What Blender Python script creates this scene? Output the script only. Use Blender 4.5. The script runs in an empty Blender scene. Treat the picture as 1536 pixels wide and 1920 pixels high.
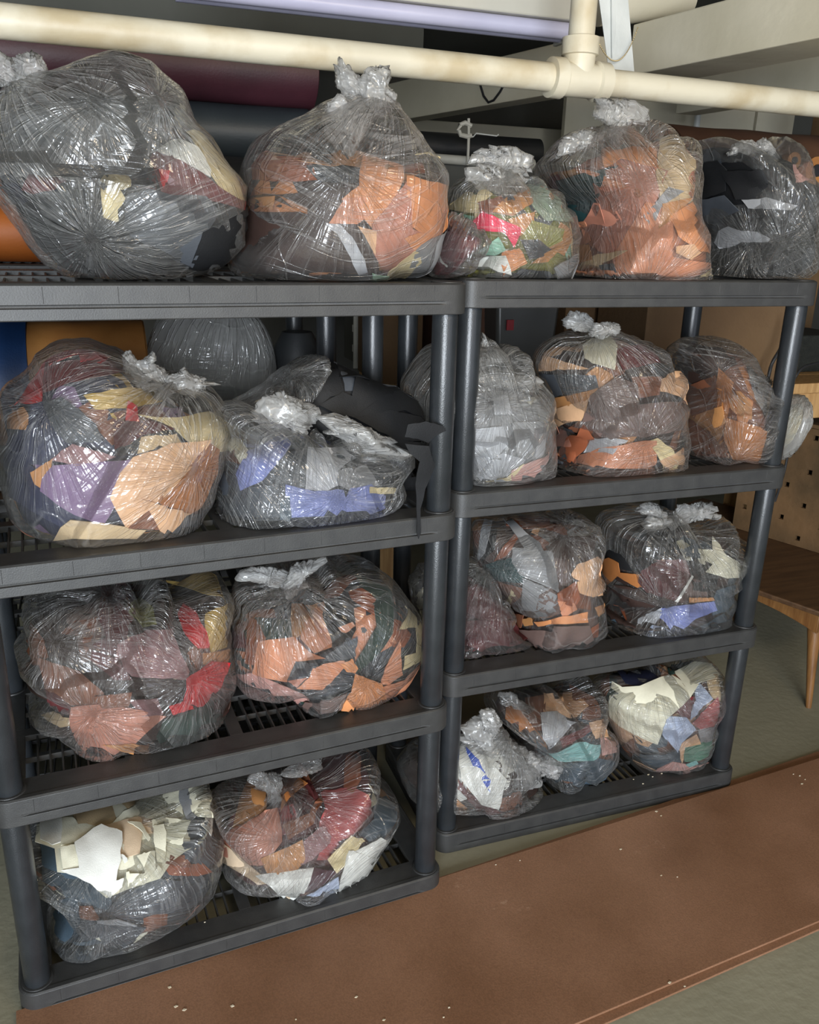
import bpy, bmesh, math, random
import numpy as np
from mathutils import Vector, Matrix, geometry
from mathutils.bvhtree import BVHTree

# ------------------------------------------------------------------ camera, world, lights, exposure
C0 = np.array([-0.67139, -1.58132, 1.48547]); FPX = 1574.225
CMN = np.array([[0.9425848, 0.084282, -0.323157], [-0.3330343, 0.3094752, -0.8906814], [0.0249407, 0.9471651, 0.3197754]])
S = bpy.context.scene
camd = bpy.data.cameras.new('camera'); cam = bpy.data.objects.new('camera', camd); S.collection.objects.link(cam)
m4 = Matrix([[*CMN[i], C0[i]] for i in range(3)] + [[0, 0, 0, 1]]); cam.matrix_world = m4
camd.sensor_fit = 'HORIZONTAL'; camd.sensor_width = 36; camd.lens = FPX / 1536 * 36; camd.clip_start = .05
S.camera = cam
S.view_settings.view_transform = 'Standard'; S.view_settings.look = 'None'
S.view_settings.exposure = 0.24; S.view_settings.gamma = 1; S.view_settings.use_curve_mapping = False
W = bpy.data.worlds.new('world'); S.world = W; W.use_nodes = True
W.node_tree.nodes['Background'].inputs[0].default_value = (.80, .86, 1.0, 1)
W.node_tree.nodes['Background'].inputs[1].default_value = 1.35
def area(name, loc, target, sx, sy, power, col):
    l = bpy.data.lights.new(name, 'AREA'); l.shape = 'RECTANGLE'; l.size = sx; l.size_y = sy; l.energy = power; l.color = col
    o = bpy.data.objects.new(name, l); S.collection.objects.link(o); o.location = loc
    o.rotation_euler = (Vector(target) - Vector(loc)).to_track_quat('-Z', 'Y').to_euler(); return o
area('doorway_daylight', (-1.7, -4.6, 1.15), (-.1, 0, .7), 1.7, 2.0, 250, (.86, .93, 1.0))
area('shop_lamp', (.3, -1.9, 2.2), (.2, .2, 1.5), 1.3, .35, 21, (1.0, .82, .58))
S.cycles.transparent_max_bounces = 18; S.cycles.max_bounces = 6; S.cycles.adaptive_threshold = .04

# ------------------------------------------------------------------ helpers
def at(x, y, X=None, Y=None, Z=None, D=None):
    """the point of the place seen at pixel (x, y) of the 1536x1920 frame on a plane X, Y or Z, or at depth D"""
    d = CMN @ np.array([(x - 768) / FPX, -(y - 960) / FPX, -1.0])
    t = D if D is not None else (Y - C0[1]) / d[1] if Y is not None else (Z - C0[2]) / d[2] if Z is not None else (X - C0[0]) / d[0]
    return C0 + t * d
def proj(P):
    q = (np.asarray(P) - C0) @ CMN
    return np.stack([768 + FPX * q[:, 0] / -q[:, 2], 960 - FPX * q[:, 1] / -q[:, 2]], 1)
def hsh(i, j, k, s):
    n = (i * 374761393 + j * 668265263 + k * 2147483647 + s * 1274126177) & 0xffffffff
    n = ((n ^ (n >> 13)) * 1274126177) & 0xffffffff
    return ((n ^ (n >> 16)) & 0xffff) / 65535.0
def noise(P, s=0):
    P = np.asarray(P, float); i = np.floor(P).astype(np.int64); f = P - i; f = f * f * (3 - 2 * f); r = 0
    for a in (0, 1):
        for b in (0, 1):
            for c in (0, 1):
                w = (f[:, 0] if a else 1 - f[:, 0]) * (f[:, 1] if b else 1 - f[:, 1]) * (f[:, 2] if c else 1 - f[:, 2])
                r = r + w * hsh(i[:, 0] + a, i[:, 1] + b, i[:, 2] + c, s)
    return r * 2 - 1
def lin(h):
    c = [int(h[i:i + 2], 16) / 255 for i in (0, 2, 4)]
    return tuple(x / 12.92 if x <= .04045 else ((x + .055) / 1.055) ** 2.4 for x in c) + (1,)
COL = S.collection
def mesh(name, V, Fc, mat=None, parent=None, smooth=True, cols=None):
    me = bpy.data.meshes.new(name)
    me.from_pydata([tuple(map(float, v)) for v in V], [], [tuple(f) for f in Fc])
    if smooth: me.shade_smooth()
    if cols is not None:
        a = me.color_attributes.new('col', 'FLOAT_COLOR', 'POINT')
        a.data.foreach_set('color', np.asarray(cols, np.float32).ravel())
    o = bpy.data.objects.new(name, me); COL.objects.link(o)
    if mat: me.materials.append(mat)
    if parent: o.parent = parent
    return o
def tag(o, label=None, cat=None, group=None, kind=None):
    if label: o['label'] = label
    if cat: o['category'] = cat
    if group: o['group'] = group
    if kind: o['kind'] = kind
    return o
def empty(name, loc, rz=0):
    e = bpy.data.objects.new(name, None); COL.objects.link(e); e.location = loc; e.rotation_euler.z = rz; e.empty_display_size = .05; return e
class MB:
    def __init__(s): s.v = []; s.f = []
    def add(s, V, Fc):
        n = len(s.v); s.v += [tuple(map(float, v)) for v in V]; s.f += [tuple(i + n for i in f) for f in Fc]
    def box(s, a, b):
        x0, y0, z0 = a; x1, y1, z1 = b
        s.add([(x0,y0,z0),(x1,y0,z0),(x1,y1,z0),(x0,y1,z0),(x0,y0,z1),(x1,y0,z1),(x1,y1,z1),(x0,y1,z1)],
              [(0,3,2,1),(4,5,6,7),(0,1,5,4),(1,2,6,5),(2,3,7,6),(3,0,4,7)])
    def cyl(s, a, b, r, r2=None, n=24, cap=True):
        a = Vector(a); b = Vector(b); d = (b - a).normalized(); u = d.orthogonal().normalized(); w = d.cross(u)
        r2 = r if r2 is None else r2; V = []
        for p, q in ((a, r), (b, r2)):
            for k in range(n):
                t = 2 * math.pi * k / n; V.append(p + u * (q * math.cos(t)) + w * (q * math.sin(t)))
        Fc = [(k, (k + 1) % n, n + (k + 1) % n, n + k) for k in range(n)]
        if cap: Fc += [tuple(range(n))[::-1], tuple(range(n, 2 * n))]
        s.add(V, Fc)
    def lathe(s, a, b, prof, n=28):
        """prof: (t along a..b, radius)"""
        a = Vector(a); b = Vector(b); d = (b - a).normalized(); u = d.orthogonal().normalized(); w = d.cross(u); V = []
        for t, q in prof:
            p = a.lerp(b, t)
            for k in range(n):
                h = 2 * math.pi * k / n; V.append(p + u * (q * math.cos(h)) + w * (q * math.sin(h)))
        Fc = [(j*n+k, j*n+(k+1) % n, (j+1)*n+(k+1) % n, (j+1)*n+k) for j in range(len(prof)-1) for k in range(n)]
        Fc += [tuple(range(n))[::-1], tuple(range((len(prof)-1)*n, len(prof)*n))]
        s.add(V, Fc)
    def tube(s, pts, r, n=8):
        P = [Vector(p) for p in pts]; V = []
        for i, p in enumerate(P):
            d = (P[min(i+1, len(P)-1)] - P[max(i-1, 0)]).normalized()
            u = d.cross(Vector((.13, .31, .94))).normalized(); w = d.cross(u)
            for k in range(n):
                t = 2*math.pi*k/n; V.append(p + u*(r*math.cos(t)) + w*(r*math.sin(t)))
        Fc = [(j*n+k, j*n+(k+1) % n, (j+1)*n+(k+1) % n, (j+1)*n+k) for j in range(len(P)-1) for k in range(n)]
        Fc += [tuple(range(n))[::-1], tuple(range((len(P)-1)*n, len(P)*n))]
        s.add(V, Fc)
    def prism(s, poly, d):
        """poly: 3-D points of a flat face, d: extrusion vector"""
        n = len(poly); d = Vector(d); A = [Vector(p) for p in poly]
        s.add(A + [p + d for p in A], [tuple(range(n)), tuple(range(n, 2*n))[::-1]] + [(k, n+k, n+(k+1) % n, (k+1) % n) for k in range(n)])
    def build(s, name, mat, parent=None, bevel=0, smooth=False):
        o = mesh(name, s.v, s.f, mat, parent, False)
        bm = bmesh.new(); bm.from_mesh(o.data); bmesh.ops.recalc_face_normals(bm, faces=bm.faces); bm.to_mesh(o.data); bm.free()
        if bevel:
            m = o.modifiers.new('bevel', 'BEVEL'); m.width = bevel; m.segments = 2; m.limit_method = 'ANGLE'; m.angle_limit = .7
        if smooth:
            o.data.shade_smooth(); 
            try: o.data.set_sharp_from_angle(angle=.7)
            except Exception: pass
        return o

# ------------------------------------------------------------------ materials
def mat(name): 
    m = bpy.data.materials.new(name); m.use_nodes = True; n = m.node_tree; return m, n, n.nodes['Principled BSDF']
def nd(n, t, **k):
    x = n.nodes.new(t)
    for a, b in k.items():
        if a in x.inputs: x.inputs[a].default_value = b
        else: setattr(x, a, b)
    return x
def ramp(n, src, stops):
    r = n.nodes.new('ShaderNodeValToRGB'); e = r.color_ramp.elements
    while len(e) < len(stops): e.new(.5)
    for k, (p, c) in enumerate(stops): e[k].position = p; e[k].color = c if isinstance(c, tuple) else (c, c, c, 1)
    n.links.new(src, r.inputs[0]); return r
def surf(name, c1, c2, scale=6, rough=.6, bump=.1, bscale=60, stretch=(1, 1, 1), detail=6, spec=.5, metallic=0, coord='Object', lo=.35, hi=.65, dist=.01):
    m, n, b = mat(name); tc = nd(n, 'ShaderNodeTexCoord'); mp = nd(n, 'ShaderNodeMapping'); mp.inputs['Scale'].default_value = stretch
    n.links.new(tc.outputs[coord], mp.inputs[0])
    t = nd(n, 'ShaderNodeTexNoise', Scale=scale, Detail=detail); n.links.new(mp.outputs[0], t.inputs['Vector'])
    r = ramp(n, t.outputs[0], [(lo, lin(c1)), (hi, lin(c2))]); n.links.new(r.outputs[0], b.inputs['Base Color'])
    t2 = nd(n, 'ShaderNodeTexNoise', Scale=bscale, Detail=4); n.links.new(mp.outputs[0], t2.inputs['Vector'])
    bp = nd(n, 'ShaderNodeBump', Strength=bump, Distance=dist); n.links.new(t2.outputs[0], bp.inputs['Height']); n.links.new(bp.outputs[0], b.inputs['Normal'])
    b.inputs['Roughness'].default_value = rough; b.inputs['Specular IOR Level'].default_value = spec; b.inputs['Metallic'].default_value = metallic
    return m
M = {}
M['shelf'] = surf('dark_moulded_plastic', '2d2d2d', '363635', 30, .5, .22, 380, dist=.0015, spec=.65)
M['post'] = surf('post_plastic', '24272a', '2c2f32', 20, .30, .35, 420, dist=.001, spec=.6)
M['concrete'] = surf('painted_concrete', '86836f', '9c9782', 2.2, .55, .15, 40, detail=10, lo=.3, hi=.7)
M['hardboard'] = surf('hardboard', '835b3e', 'a37b5e', 3.4, .62, .35, 260, stretch=(1, 1, 1), detail=8, dist=.002, lo=.3, hi=.7)
M['board_edge'] = surf('hardboard_edge', '6d4226', '8a5a34', 30, .8, .3, 200)
M['pipe'] = surf('painted_pipe', 'b8a98a', 'd0c8b2', 5, .45, .35, 30, detail=8, dist=.003, lo=.38, hi=.52)
M['paint'] = surf('white_painted_wood', 'c2baa2', 'd4ccb6', 3, .6, .3, 25, dist=.004)
M['ceiling'] = surf('grey_ceiling', '55564f', '62635c', 2, .8, .1, 20)
M['wall'] = surf('grey_wall', '4a4a45', '5c5b55', 1.5, .85, .2, 20)
M['metal'] = surf('galvanised', 'c3c6c2', 'd3d5d0', 12, .4, .1, 60)
M['fixture'] = surf('lamp_housing', 'b9b5a8', 'c4c0b3', 6, .5, .05, 40)
M['lens'] = surf('lilac_tube_guard', 'b2b0c6', 'c6c4d8', 3, .3, .05, 40)
M['rubber'] = surf('black_rubber', '18181a', '222224', 20, .6, .1, 90)
M['pine'] = surf('pine', 'a57c4c', 'c29a66', 4, .6, .2, 30, stretch=(14, 14, 1))
M['oak'] = surf('walnut_top', '4a3422', '5f452e', 5, .5, .15, 40, stretch=(1.2, 12, 12))
M['legwood'] = surf('leg_wood', '6f4a28', '8a6238', 8, .4, .1, 30, stretch=(8, 8, 1))
M['carton'] = surf('cardboard', '5f4830', '6f563a', 3, .85, .2, 60)
M['redbox'] = surf('red_card', '5c1d1c', '722524', 4, .7, .1, 50)
M['whiteplastic'] = surf('white_plastic', 'b5b3a8', 'c6c4ba', 5, .4, .05, 50)
M['pegwood'] = surf('stained_plywood', '4c3a22', '6e5233', 5, .8, .3, 30, detail=10)
M['chain'] = surf('brass_chain', '9a8a66', 'b5a57c', 30, .35, .1, 60, metallic=.6)
M['chip'] = surf('pale_leather_crumb', 'cdbfa0', 'e2d8c0', 30, .8, .1, 60)
M['block'] = surf('black_foam', '161815', '23251f', 40, .9, .6, 200)
def hardboard():
    m, n, b = mat('hardboard'); L = n.links.new; tc = nd(n, 'ShaderNodeTexCoord'); o = tc.outputs['Object']
    t = nd(n, 'ShaderNodeTexNoise', Scale=3.0, Detail=6); L(o, t.inputs['Vector']); r = ramp(n, t.outputs[0], [(.3, lin('7a563d')), (.7, lin('9b745a'))])
    t1 = nd(n, 'ShaderNodeTexNoise', Scale=300, Detail=3); L(o, t1.inputs['Vector']); r1 = ramp(n, t1.outputs[0], [(.3, .82), (.7, 1.12)])
    mx = nd(n, 'ShaderNodeMix', data_type='RGBA', blend_type='MULTIPLY'); mx.inputs[0].default_value = 1; L(r.outputs[0], mx.inputs[6]); L(r1.outputs[0], mx.inputs[7])
    t2 = nd(n, 'ShaderNodeTexNoise', Scale=26, Detail=9, Roughness=.75); L(o, t2.inputs['Vector']); t3 = nd(n, 'ShaderNodeTexNoise', Scale=2.6, Detail=2); L(o, t3.inputs['Vector'])
    r2 = ramp(n, t2.outputs[0], [(.60, 0.0), (.72, .5)]); r3 = ramp(n, t3.outputs[0], [(.56, 0.0), (.66, 1.0)]); mm_ = nd(n, 'ShaderNodeMath', operation='MULTIPLY'); L(r2.outputs[0], mm_.inputs[0]); L(r3.outputs[0], mm_.inputs[1])
    m2 = nd(n, 'ShaderNodeMix', data_type='RGBA'); L(mm_.outputs[0], m2.inputs[0]); L(mx.outputs[2], m2.inputs[6]); m2.inputs[7].default_value = lin('c9a78c'); L(m2.outputs[2], b.inputs['Base Color'])
    bp = nd(n, 'ShaderNodeBump', Strength=.3, Distance=.0012); L(t1.outputs[0], bp.inputs['Height']); L(bp.outputs[0], b.inputs['Normal'])
    b.inputs['Roughness'].default_value = .55; b.inputs['Specular IOR Level'].default_value = .45; return m
M['hardboard'] = hardboard()
def leathermat():
    m, n, b = mat('leather'); a = nd(n, 'ShaderNodeAttribute', attribute_name='col'); tc = nd(n, 'ShaderNodeTexCoord')
    t = nd(n, 'ShaderNodeTexNoise', Scale=14, Detail=5); n.links.new(tc.outputs['Object'], t.inputs['Vector'])
    r = ramp(n, t.outputs[0], [(.25, .80), (.75, 1.12)]); mx = nd(n, 'ShaderNodeMix', data_type='RGBA', blend_type='MULTIPLY'); mx.inputs[0].default_value = 1
    n.links.new(a.outputs['Color'], mx.inputs[6]); n.links.new(r.outputs[0], mx.inputs[7]); n.links.new(mx.outputs[2], b.inputs['Base Color'])
    t2 = nd(n, 'ShaderNodeTexNoise', Scale=420, Detail=3); n.links.new(tc.outputs['Object'], t2.inputs['Vector'])
    bp = nd(n, 'ShaderNodeBump', Strength=.35, Distance=.0015); n.links.new(t2.outputs[0], bp.inputs['Height']); n.links.new(bp.outputs[0], b.inputs['Normal'])
    b.inputs['Roughness'].default_value = .6; b.inputs['Specular IOR Level'].default_value = .3; return m
M['leather'] = leathermat()
def filmmat(name, tuft=False):
    """thin clear polythene: see-through, glossy, whiter where folds double it up"""
    m, n, b = mat(name); n.nodes.remove(b); out = n.nodes['Material Output']; L = n.links.new
    oi = nd(n, 'ShaderNodeObjectInfo'); sep = nd(n, 'ShaderNodeSeparateColor'); L(oi.outputs['Color'], sep.inputs[0])
    def streak(attr, sc, lo, hi, det=3, rgh=.5):
        a = nd(n, 'ShaderNodeAttribute', attribute_name=attr); t = nd(n, 'ShaderNodeTexNoise', Scale=sc, Detail=det, Roughness=rgh)
        L(a.outputs['Vector'], t.inputs['Vector']); r = ramp(n, t.outputs[0], [(lo, 0.0), (hi, 1.0)]); return t.outputs[0], r.outputs[0]
    def mth(op, x, y, z=None):
        q = nd(n, 'ShaderNodeMath', operation=op)
        for i, v in enumerate((x, y) if z is None else (x, y, z)):
            if isinstance(v, (int, float)): q.inputs[i].default_value = v
            else: L(v, q.inputs[i])
        return q.outputs[0]
    def lines(attr, sc, wd, det=2):
        h, _ = streak(attr, sc, .4, .6, det); d_ = mth('ABSOLUTE', mth('SUBTRACT', h, .5), 0); r = ramp(n, d_, [(0.0, 1.0), (wd, 0.0)]); return r.outputs[0]
    h1, s1 = streak('foldk', 1.1, .50, .70, 2); l1 = lines('foldk', 2.0, .05)
    h2, s2 = streak('foldp', 1.2, .52, .72, 2); l2 = lines('foldp', 2.2, .045)
    h3, s3 = streak('foldh', 1.0, .60, .74, 2); l3 = lines('foldh', .8, .03)
    hc, sc_ = streak('crump', .30 if not tuft else .45, .50, .62, 2); lc = lines('crump', .26 if not tuft else .42, .02)
    _, s3m = streak('crump', .11, .46, .62, 1)
    s1 = mth('MAXIMUM', mth('MULTIPLY', s1, .5), l1); s2 = mth('MAXIMUM', mth('MULTIPLY', s2, .5), l2); s3 = mth('MULTIPLY', mth('MAXIMUM', s3, l3), s3m)
    fp = nd(n, 'ShaderNodeAttribute', attribute_name='pinfade'); fk = nd(n, 'ShaderNodeAttribute', attribute_name='knotfade')
    e1 = mth('MULTIPLY', s1, fk.outputs['Fac']); e2 = mth('MULTIPLY', s2, fp.outputs['Fac']); e3 = mth('MULTIPLY', s3, .9)
    ss = mth('MAXIMUM', mth('MAXIMUM', e1, e2), mth('MAXIMUM', e3, mth('MULTIPLY', lc, .35)))
    lw = nd(n, 'ShaderNodeLayerWeight', Blend=.35)
    haze = mth('ADD', sep.outputs[0], mth('MULTIPLY', ss, .34 if not tuft else .22))
    haze = mth('ADD', haze, mth('MULTIPLY', mth('POWER', lw.outputs['Facing'], 2.5), .30))
    nc = nd(n, 'ShaderNodeClamp'); L(haze, nc.inputs[0]); nc.inputs[2].default_value = .8
    # relief of the folds
    hh = mth('ADD', mth('MULTIPLY', mth('ADD', mth('MULTIPLY', h1, 1.4), mth('MULTIPLY', l1, .35)), fk.outputs['Fac']), mth('MULTIPLY', mth('ADD', mth('MULTIPLY', h2, 1.2), mth('MULTIPLY', l2, .3)), fp.outputs['Fac']))
    hh = mth('ADD', hh, mth('MULTIPLY', mth('MULTIPLY', l3, s3m), .16)); hh = mth('ADD', hh, mth('MULTIPLY', lc, .16)); hh = mth('ADD', hh, mth('MULTIPLY', hc, 1.5 if not tuft else 1.6)); hh = mth('ADD', hh, mth('MULTIPLY', h3, .12))
    bp = nd(n, 'ShaderNodeBump', Strength=.8, Distance=.011 if not tuft else .008); L(hh, bp.inputs['Height'])
    dif = nd(n, 'ShaderNodeBsdfDiffuse'); dif.inputs[0].default_value = (.86, .86, .84, 1) if not tuft else (.96, .955, .93, 1); L(bp.outputs[0], dif.inputs['Normal'])
    trl = nd(n, 'ShaderNodeBsdfTranslucent'); trl.inputs[0].default_value = (.85, .85, .83, 1) if not tuft else (.97, .96, .94, 1)
    dm = nd(n, 'ShaderNodeMixShader'); dm.inputs[0].default_value = .45; L(dif.outputs[0], dm.inputs[1]); L(trl.outputs[0], dm.inputs[2])
    tr = nd(n, 'ShaderNodeBsdfTransparent'); tr.inputs[0].default_value = (.97, .97, .965, 1)
    a = nd(n, 'ShaderNodeMixShader'); L(nc.outputs[0], a.inputs[0]); L(tr.outputs[0], a.inputs[1]); L(dm.outputs[0], a.inputs[2])
    gl = nd(n, 'ShaderNodeBsdfGlossy'); gl.inputs['Roughness'].default_value = .13 if not tuft else .2; L(bp.outputs[0], gl.inputs['Normal'])
    fr = nd(n, 'ShaderNodeFresnel', IOR=1.55); L(bp.outputs[0], fr.inputs['Normal'])
    f2 = mth('MULTIPLY', fr.outputs[0], 1.5); fc = nd(n, 'ShaderNodeClamp'); L(f2, fc.inputs[0]); fc.inputs[2].default_value = .6
    o = nd(n, 'ShaderNodeMixShader'); L(fc.outputs[0], o.inputs[0]); L(a.outputs[0], o.inputs[1]); L(gl.outputs[0], o.inputs[2])
    L(o.outputs[0], out.inputs[0]); return m
M['film'] = filmmat('clear_polythene'); M['tuft'] = filmmat('bunched_polythene', True)

# ------------------------------------------------------------------ the setting
def struct(o): o['kind'] = 'structure'; return o
def sbox(name, a, b, m): q = MB(); q.box(a, b); return struct(q.build(name, m))
sbox('floor', (-3.2, -5, -.1), (4.6, 3.4, 0), M['concrete'])
sbox('ceiling', (-3.2, -5, 2.3), (4.6, 3.4, 2.4), M['ceiling'])
sbox('wall_back', (-3.2, 3.3, 0), (4.6, 3.4, 2.3), M['wall'])
sbox('wall_left', (-3.2, -5, 0), (-3.1, 3.3, 2.3), M['wall'])
sbox('wall_right', (4.5, -5, 0), (4.6, 3.3, 2.3), M['wall'])

# ------------------------------------------------------------------ shelving units
SW, SD, ST, SP, PI_ = .914, .451, .0562, .4457, .036
ZT = [ST + k * SP for k in (3, 2, 1, 0)]
def outline(ins, n=8):
    r = PI_ - ins + 0.0; pts = []
    for cx, cy, a0 in ((SW - PI_, PI_, -90), (SW - PI_, SD - PI_, 0), (PI_, SD - PI_, 90), (PI_, PI_, 180)):
        for k in range(n + 1):
            t = math.radians(a0 + 90 * k / n); pts.append((cx + r * math.cos(t), cy + r * math.sin(t)))
    return pts
def shelf_mesh():
    q = MB(); prof = [(0, .0115), (0, .0015), (.0015, 0), (.0185, 0), (.0195, 'g'), (.0235, 'g'), (.0245, 0), (.053, .0005), (.0562, .004), (.0562, .013), (.0, .0135)]
    loops = []
    base = outline(0)
    # add straight subdivisions so the groove can stop short of the corners
    def ring(z, ins):
        g = ins == 'g'; o = outline(0 if g else ins); res = []
        for k in range(len(o)):
            a = o[k]; b = o[(k + 1) % len(o)]; res.append([a[0], a[1], z, 0])
            if math.dist(a, b) > .1:
                for t in (.02, .035, .965, .98): res.append([a[0] + (b[0] - a[0]) * t, a[1] + (b[1] - a[1]) * t, z, 1 if .03 < t < .97 else 0])
        if g:
            for p in res:
                if p[3]:
                    if p[1] < .01: p[1] += .005
                    elif p[1] > SD - .01: p[1] -= .005
                    elif p[0] < .01: p[0] += .005
                    else: p[0] -= .005
        return [tuple(p[:3]) for p in res]
    R_ = [ring(z, i) for z, i in prof]; n = len(R_[0])
    q.add([p for r in R_ for p in r], [(j*n+k, j*n+(k+1) % n, (j+1)*n+(k+1) % n, (j+1)*n+k) for j in range(len(R_)-1) for k in range(n)])
    # deck: solid margins and webs, openings crossed by thin ribs
    zt, zb = .0550, .043
    xs = [.0112, .062]; cw = (SW - .124 - 3 * .026) / 4
    ys = [.0112, .066, .066 + .146, .066 + .146 + .027, SD - .066, SD - .0112]
    op = [(.062 + k * (cw + .026), .062 + k * (cw + .026) + cw) for k in range(4)]
    for a, b in ((ys[0], ys[1]), (ys[2], ys[3]), (ys[4], ys[5])): q.box((.0112, a, zb), (SW - .0112, b, zt))
    for y0, y1 in ((ys[1], ys[2]), (ys[3], ys[4])):
        q.box((.0112, y0, zb), (op[0][0], y1, zt)); q.box((op[3][1], y0, zb), (SW - .0112, y1, zt))
        for k in range(3): q.box((op[k][1], y0, zb), (op[k + 1][0], y1, zt))
        for x0, x1 in op:
            nr = 7
            for k in range(1, nr + 1):
                x = x0 + (x1 - x0) * k / (nr + 1); q.box((x - .0016, y0, zb - .006), (x + .0016, y1, zt - .003))
            q.box((x0, (y0 + y1) / 2 - .0016, zb - .004), (x1, (y0 + y1) / 2 + .0016, zt - .005))
    for k in range(8):
        x = .075 + k * .109; q.box((x - .0004, -.0004, .026), (x + .0004, .002, .0515))
    # collars the posts plug into
    for cx in (PI_, SW - PI_):
        for cy in (PI_, SD - PI_): q.cyl((cx, cy, .05), (cx, cy, .0578), .0305, .0285)
    return q
shelf_proto = None; post_proto = None
def unit(loc, rz, label, levels=4):
    global shelf_proto, post_proto
    e = empty('shelving_unit', loc, rz); tag(e, label, 'shelf', 'black plastic shelving units')
    for k in range(levels):
        z = k * SP
        if shelf_proto is None: o = shelf_mesh().build('shelf', M['shelf'], e, .0012, True); shelf_proto = o
        else: o = shelf_proto.copy(); COL.objects.link(o); o.parent = e
        o.location = (0, 0, z)
        if k < levels - 1:
            for cx in (PI_, SW - PI_):
                for cy in (PI_, SD - PI_):
                    if post_proto is None:
                        q = MB(); h = SP - ST; q.lathe((0, 0, 0), (0, 0, h), [(0, .0225), (.012, .0245), (.985, .0245), (1, .0235)]); p = q.build('post', M['post'], e, 0, True); post_proto = p
                    else: p = post_proto.copy(); COL.objects.link(p); p.parent = e
                    p.location = (cx, cy, z + ST)
    return e
LX, LY, LR = -.02799, -.1161, .06757
def lorg(dx=-SW, dy=0): return (LX + math.cos(LR) * dx - math.sin(LR) * dy, LY + math.sin(LR) * dx + math.cos(LR) * dy, 0)
unit((0, 0, 0), 0, 'black four-tier plastic shelving unit on the right, nearest the wooden bench')
unit(lorg(), LR, 'black four-tier plastic shelving unit on the left, standing slightly forward')
unit((-1.036, .435, 0), 0, 'black plastic shelving unit hidden behind the left one, holding leather rolls')
# ------------------------------------------------------------------ bags of leather scraps
PAL = dict(black='1d1e20', charcoal='474b51', brown='7d4e38', darkbrown='40302b', tan='bd8654', caramel='a96c3c', orange='d8915f', salmon='d08c69',
  rust='955539', cream='e4d2a2', white='efefe8', ivory='e6e2cb', grey='8f9092', silver='b9bbc0', periwinkle='7c86bd', navy='2c3048', purple='7a6282',
  red='c4262b', wine='6a2a2c', burgundy='56292a', olive='8b8a4a', forest='2c3f38', teal='2b4a4c', green='4f7d68', sage='8f9f8b', mint='9fcdb6', pink='e8405f',
  peach='dfb28a', mustard='c2a45c', sand='c9b08a', mauve='8a6566', rose='b97d68', blush='cf9c92', taupe='6f5b55', rosewood='a04c4c', slate='41505c',
  blue='2a55c4', aqua='7fb3b0', paleblue='b9c6e0', beige='dcc3a5', plum='4b2f3a')
WORD = dict(darkbrown='dark brown', ivory='off-white', periwinkle='lavender blue', paleblue='pale blue', charcoal='charcoal grey', teal='dark teal',
  forest='dark green', slate='slate blue-grey', salmon='salmon orange', rose='dusty rose', rosewood='brick pink', burgundy='burgundy', wine='wine red', silver='shiny silver')
def pts(s): return np.array([[float(v) for v in p.split(',')] for p in s.split(';') if p.strip()])
SPH = {}
def sphere(k):
    if k not in SPH:
        bm = bmesh.new(); bmesh.ops.create_icosphere(bm, subdivisions=k, radius=1)
        SPH[k] = (np.array([v.co[:] for v in bm.verts]), [tuple(v.index for v in f.verts) for f in bm.faces]); bm.free()
    return SPH[k]
UX = {'R': np.array([1., 0, 0]), 'L': np.array([math.cos(LR), math.sin(LR), 0])}
UY = {'R': np.array([0., 1, 0]), 'L': np.array([-math.sin(LR), math.cos(LR), 0])}
UO = {'R': np.array([0., 0, 0]), 'L': np.array([LX, LY, 0])}
def at_local(u, x, y, yl):
    """seen point on the plane a distance yl behind a unit's front face"""
    d = CMN @ np.array([(x - 768) / FPX, -(y - 960) / FPX, -1.0]); n = UY[u]
    t = (yl - (C0 - UO[u]) @ n) / (d @ n); return C0 + t * d
def poly_r(poly, c, ang):
    """distance from c to the outline along each angle"""
    r = np.zeros(len(ang)); n = len(poly)
    for i, a in enumerate(ang):
        d = np.array([math.cos(a), math.sin(a)]); best = 0
        for k in range(n):
            p, q = poly[k] - c, poly[(k + 1) % n] - c; e = q - p; den = d[0] * e[1] - d[1] * e[0]
            if abs(den) < 1e-9: continue
            t = (p[0] * e[1] - p[1] * e[0]) / den; s = (p[0] * d[1] - p[1] * d[0]) / den
            if t > 0 and -1e-6 <= s <= 1 + 1e-6: best = max(best, t)
        r[i] = best
    for i in range(len(ang)):
        if r[i] == 0: r[i] = max(r[i - 1], 5)
    return r
NB = 90; ANG = np.linspace(0, 2 * math.pi, NB, endpoint=False)
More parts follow.
